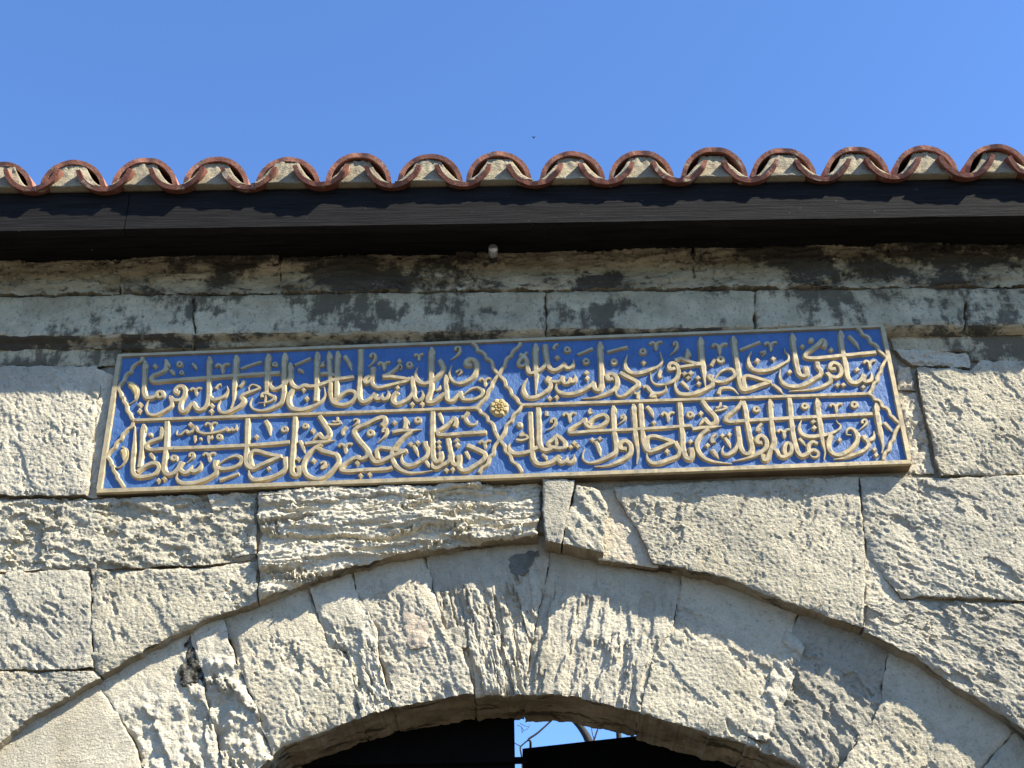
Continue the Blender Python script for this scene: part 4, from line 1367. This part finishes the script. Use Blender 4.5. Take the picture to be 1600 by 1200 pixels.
# ================================================================== pipe stub
pa, pb = at(770, 410, 0.0), at(770.5, 387, -0.085)
pipe = thing('drain_pipe', pa, 'short dark metal pipe stub with a bright end sticking out under the eaves', 'pipe')
dv = (pb - pa)
V, F = tube([pa - dv * .4, pa + dv * 0.55], [0.0115, 0.0115], 14)
link('pipe_body', V, F, M['dark_metal'], pipe)
V, F = tube([pa + dv * 0.55, pa + dv * 0.57, pa + dv * 0.97, pa + dv], [0.0125, 0.0132, 0.0132, 0.012], 14)
link('end_cap', V, F, M['metal'], pipe)

# ================================================================== gate leaves
ZG = at(805, 1115, 0.285).z
y_free = None
# right leaf hangs open: depth of its free edge follows from the common height
lo, hi = 0.28, 2.0
for _ in range(50):
    m_ = (lo + hi) / 2
    if at(824, 1178, m_).z < ZG: lo = m_
    else: hi = m_
y_free = lo
EDGE_L = at(804.5, 1160, 0.285).x
EDGE_R = at(824, 1185, y_free).x
lo, hi = 0.0, y_free
for _ in range(50):
    m_ = (lo + hi) / 2
    if at(1005, 1158, m_).z < ZG: lo = m_
    else: hi = m_
pe = at(1005, 1158, lo)
def leaf(p, q, label, th=0.05):
    """boarded leaf from the hinge foot p to the free edge foot q"""
    d = Vector((q[0] - p[0], q[1] - p[1], 0)); wdt = d.length; d.normalize()
    nrm = Vector((-d.y, d.x, 0))
    if nrm.y > 0: nrm = -nrm
    root = thing('gate_leaf', (p[0], p[1], 0.0), label, 'gate')
    def slab(name, a, b, z0, z1, t0, t1):
        V = []
        for s in (a, b):
            for t in (t0, t1):
                for z in (z0, z1):
                    w = Vector((p[0], p[1], 0)) + d * s + nrm * t
                    V.append((w.x, w.y, z))
        link(name, V, [(0, 1, 3, 2), (4, 6, 7, 5), (0, 4, 5, 1), (2, 3, 7, 6), (0, 2, 6, 4), (1, 5, 7, 3)], M['black'], root, smooth=False)
    n = max(4, int(wdt / 0.16))
    for k in range(n):
        slab('board', wdt * k / n, wdt * (k + 1) / n - .0004, 0.03, ZG - 0.004, 0, 0.028 + 0.003 * (k % 2))
    for z0, z1 in ((0.15, 0.30), (1.1, 1.24), (ZG - 0.14, ZG)):
        slab('rail', 0.001, wdt - 0.001, z0, z1, 0.033, th)
    return root, d
XH_L, XH_R = -1.15, 1.15
leafL, _ = leaf((XH_L, 0.285), (EDGE_L, 0.285), 'left black gate leaf, closed across the arch opening')
dR = Vector((pe.x - EDGE_R, pe.y - y_free, 0))
kk = (XH_R - EDGE_R) / dR.x
leafR, _ = leaf((XH_R, y_free + dR.y * kk), (EDGE_R, y_free), 'right black gate leaf, standing ajar with sky above its top edge')
zb = at(814, 1186.5, 0.30).z
V, F = box(EDGE_L - 0.12, at(823.5, 1186, 0.31).x, 0.300, 0.318, zb - 0.0065, zb + 0.0065)
link('gate_bar', V, F, M['black'], leafL, smooth=False)

# ================================================================== bare tree behind the gate
YT = 4.6
def tp(px, py, dy=0.0):
    return at(px, py, YT + dy)
troot = tp(940, 1400)
tree = thing('bare_tree', (troot.x + 0.3, YT + 0.1, 0), 'bare leafless tree seen against the sky through the arch', 'tree')
base = Vector((troot.x + 0.3, YT + 0.1, 0))
fork = tp(985, 1290)
V, F = tube([base - Vector((0, 0, 0.1)), base + Vector((-0.02, 0, 1.2)), (base + fork) / 2 + Vector((0.03, 0, .4)), fork], [0.16, 0.13, 0.11, 0.085], 12)
link('trunk', V, F, M['bark'], tree)
def limb(P, r0, r1, name='limb'):
    P = smooth3(P)
    n = len(P)
    V, F = tube(P, [r0 + (r1 - r0) * i / (n - 1) for i in range(n)], 8)
    link(name, V, F, M['bark'], tree)
def smooth3(P):
    P = [Vector(p) for p in P]
    if len(P) < 3: return P
    out = []
    E = [P[0] * 2 - P[1]] + P + [P[-1] * 2 - P[-2]]
    for i in range(1, len(E) - 2):
        for t in (0, .25, .5, .75):
            a, b, c, d = E[i - 1:i + 3]
            out.append(0.5 * ((2 * b) + (c - a) * t + (2 * a - 5 * b + 4 * c - d) * t * t + (3 * b - a - 3 * c + d) * t ** 3))
    out.append(P[-1])
    return out
limb([fork, tp(945, 1215), tp(922, 1162), tp(912, 1143), tp(898, 1126), tp(868, 1098), tp(840, 1050, .3), tp(800, 960, .5)], 0.030, 0.008)
limb([fork, tp(978, 1230, .1), tp(969, 1170, .2), tp(966, 1140, .2), tp(960, 1090, .2), tp(945, 1000, .3)], 0.026, 0.007)
limb([tp(978, 1230, .1), tp(1000, 1180), tp(1020, 1120), tp(1050, 1040)], 0.016, 0.004)
limb([tp(830, 1290, .2), tp(826, 1230, .2), tp(828, 1185, .1), tp(829, 1160), tp(826, 1155), tp(839, 1146), tp(856, 1131), tp(880, 1108)], 0.009, 0.0045)
limb([tp(817, 1240), tp(816, 1190), tp(813, 1170), tp(816, 1164), tp(827, 1155)], 0.0055, 0.0040)
limb([tp(813, 1166), tp(806, 1162), tp(796, 1156)], 0.0030, 0.0020)
limb([fork, tp(890, 1300, .1), tp(830, 1290, .2)], 0.03, 0.011)
limb([tp(926, 1163), tp(931, 1148), tp(936, 1132), tp(942, 1100)], 0.0055, 0.003)
limb([tp(928, 1155), tp(925, 1143), tp(924, 1130)], 0.0028, 0.0018)
limb([tp(929, 1158), tp(936, 1164), tp(944, 1175)], 0.0024, 0.0018)
limb([tp(985, 1161), tp(991, 1153), tp(1003, 1149)], 0.0030, 0.0020)
limb([tp(978, 1160), tp(985, 1161), tp(995, 1159)], 0.0022, 0.0016)
for pts in ([(808, 1133), (815, 1136), (818, 1141), (824, 1139), (828, 1132)], [(812, 1130), (820, 1134), (827, 1136)], [(815, 1136), (816, 1145), (818, 1140)]):
    limb([tp(*p) for p in pts], 0.0018, 0.0012, 'twig')

# ================================================================== bird
bp = at(834, 215, 34.0)
bird = thing('flying_bird', bp, 'tiny dark bird flying in the clear blue sky', 'bird')
V = [(0.0, -.16, 0), (.05, 0, .03), (0, .20, 0), (-.05, 0, .03), (0, 0, -.05)]
F = [(0, 1, 4), (1, 2, 4), (2, 3, 4), (3, 0, 4), (1, 0, 3), (2, 1, 3)]
link('body', [Vector(v) * 0.4 + bp for v in V], F, M['bird'], bird)
for s in (-1, 1):
    V = [(.03 * s, -.06, .02), (.03 * s, .07, .02), (.16 * s, .02, .10), (.15 * s, -.07, .10), (.10 * s, .05, .22), (.03 * s, 0, 0.0)]
    F = [(0, 1, 2, 3), (3, 2, 4), (0, 3, 5), (1, 5, 2)]
    link('wing', [Vector(v) * 0.4 + bp for v in V], F, M['bird'], bird)
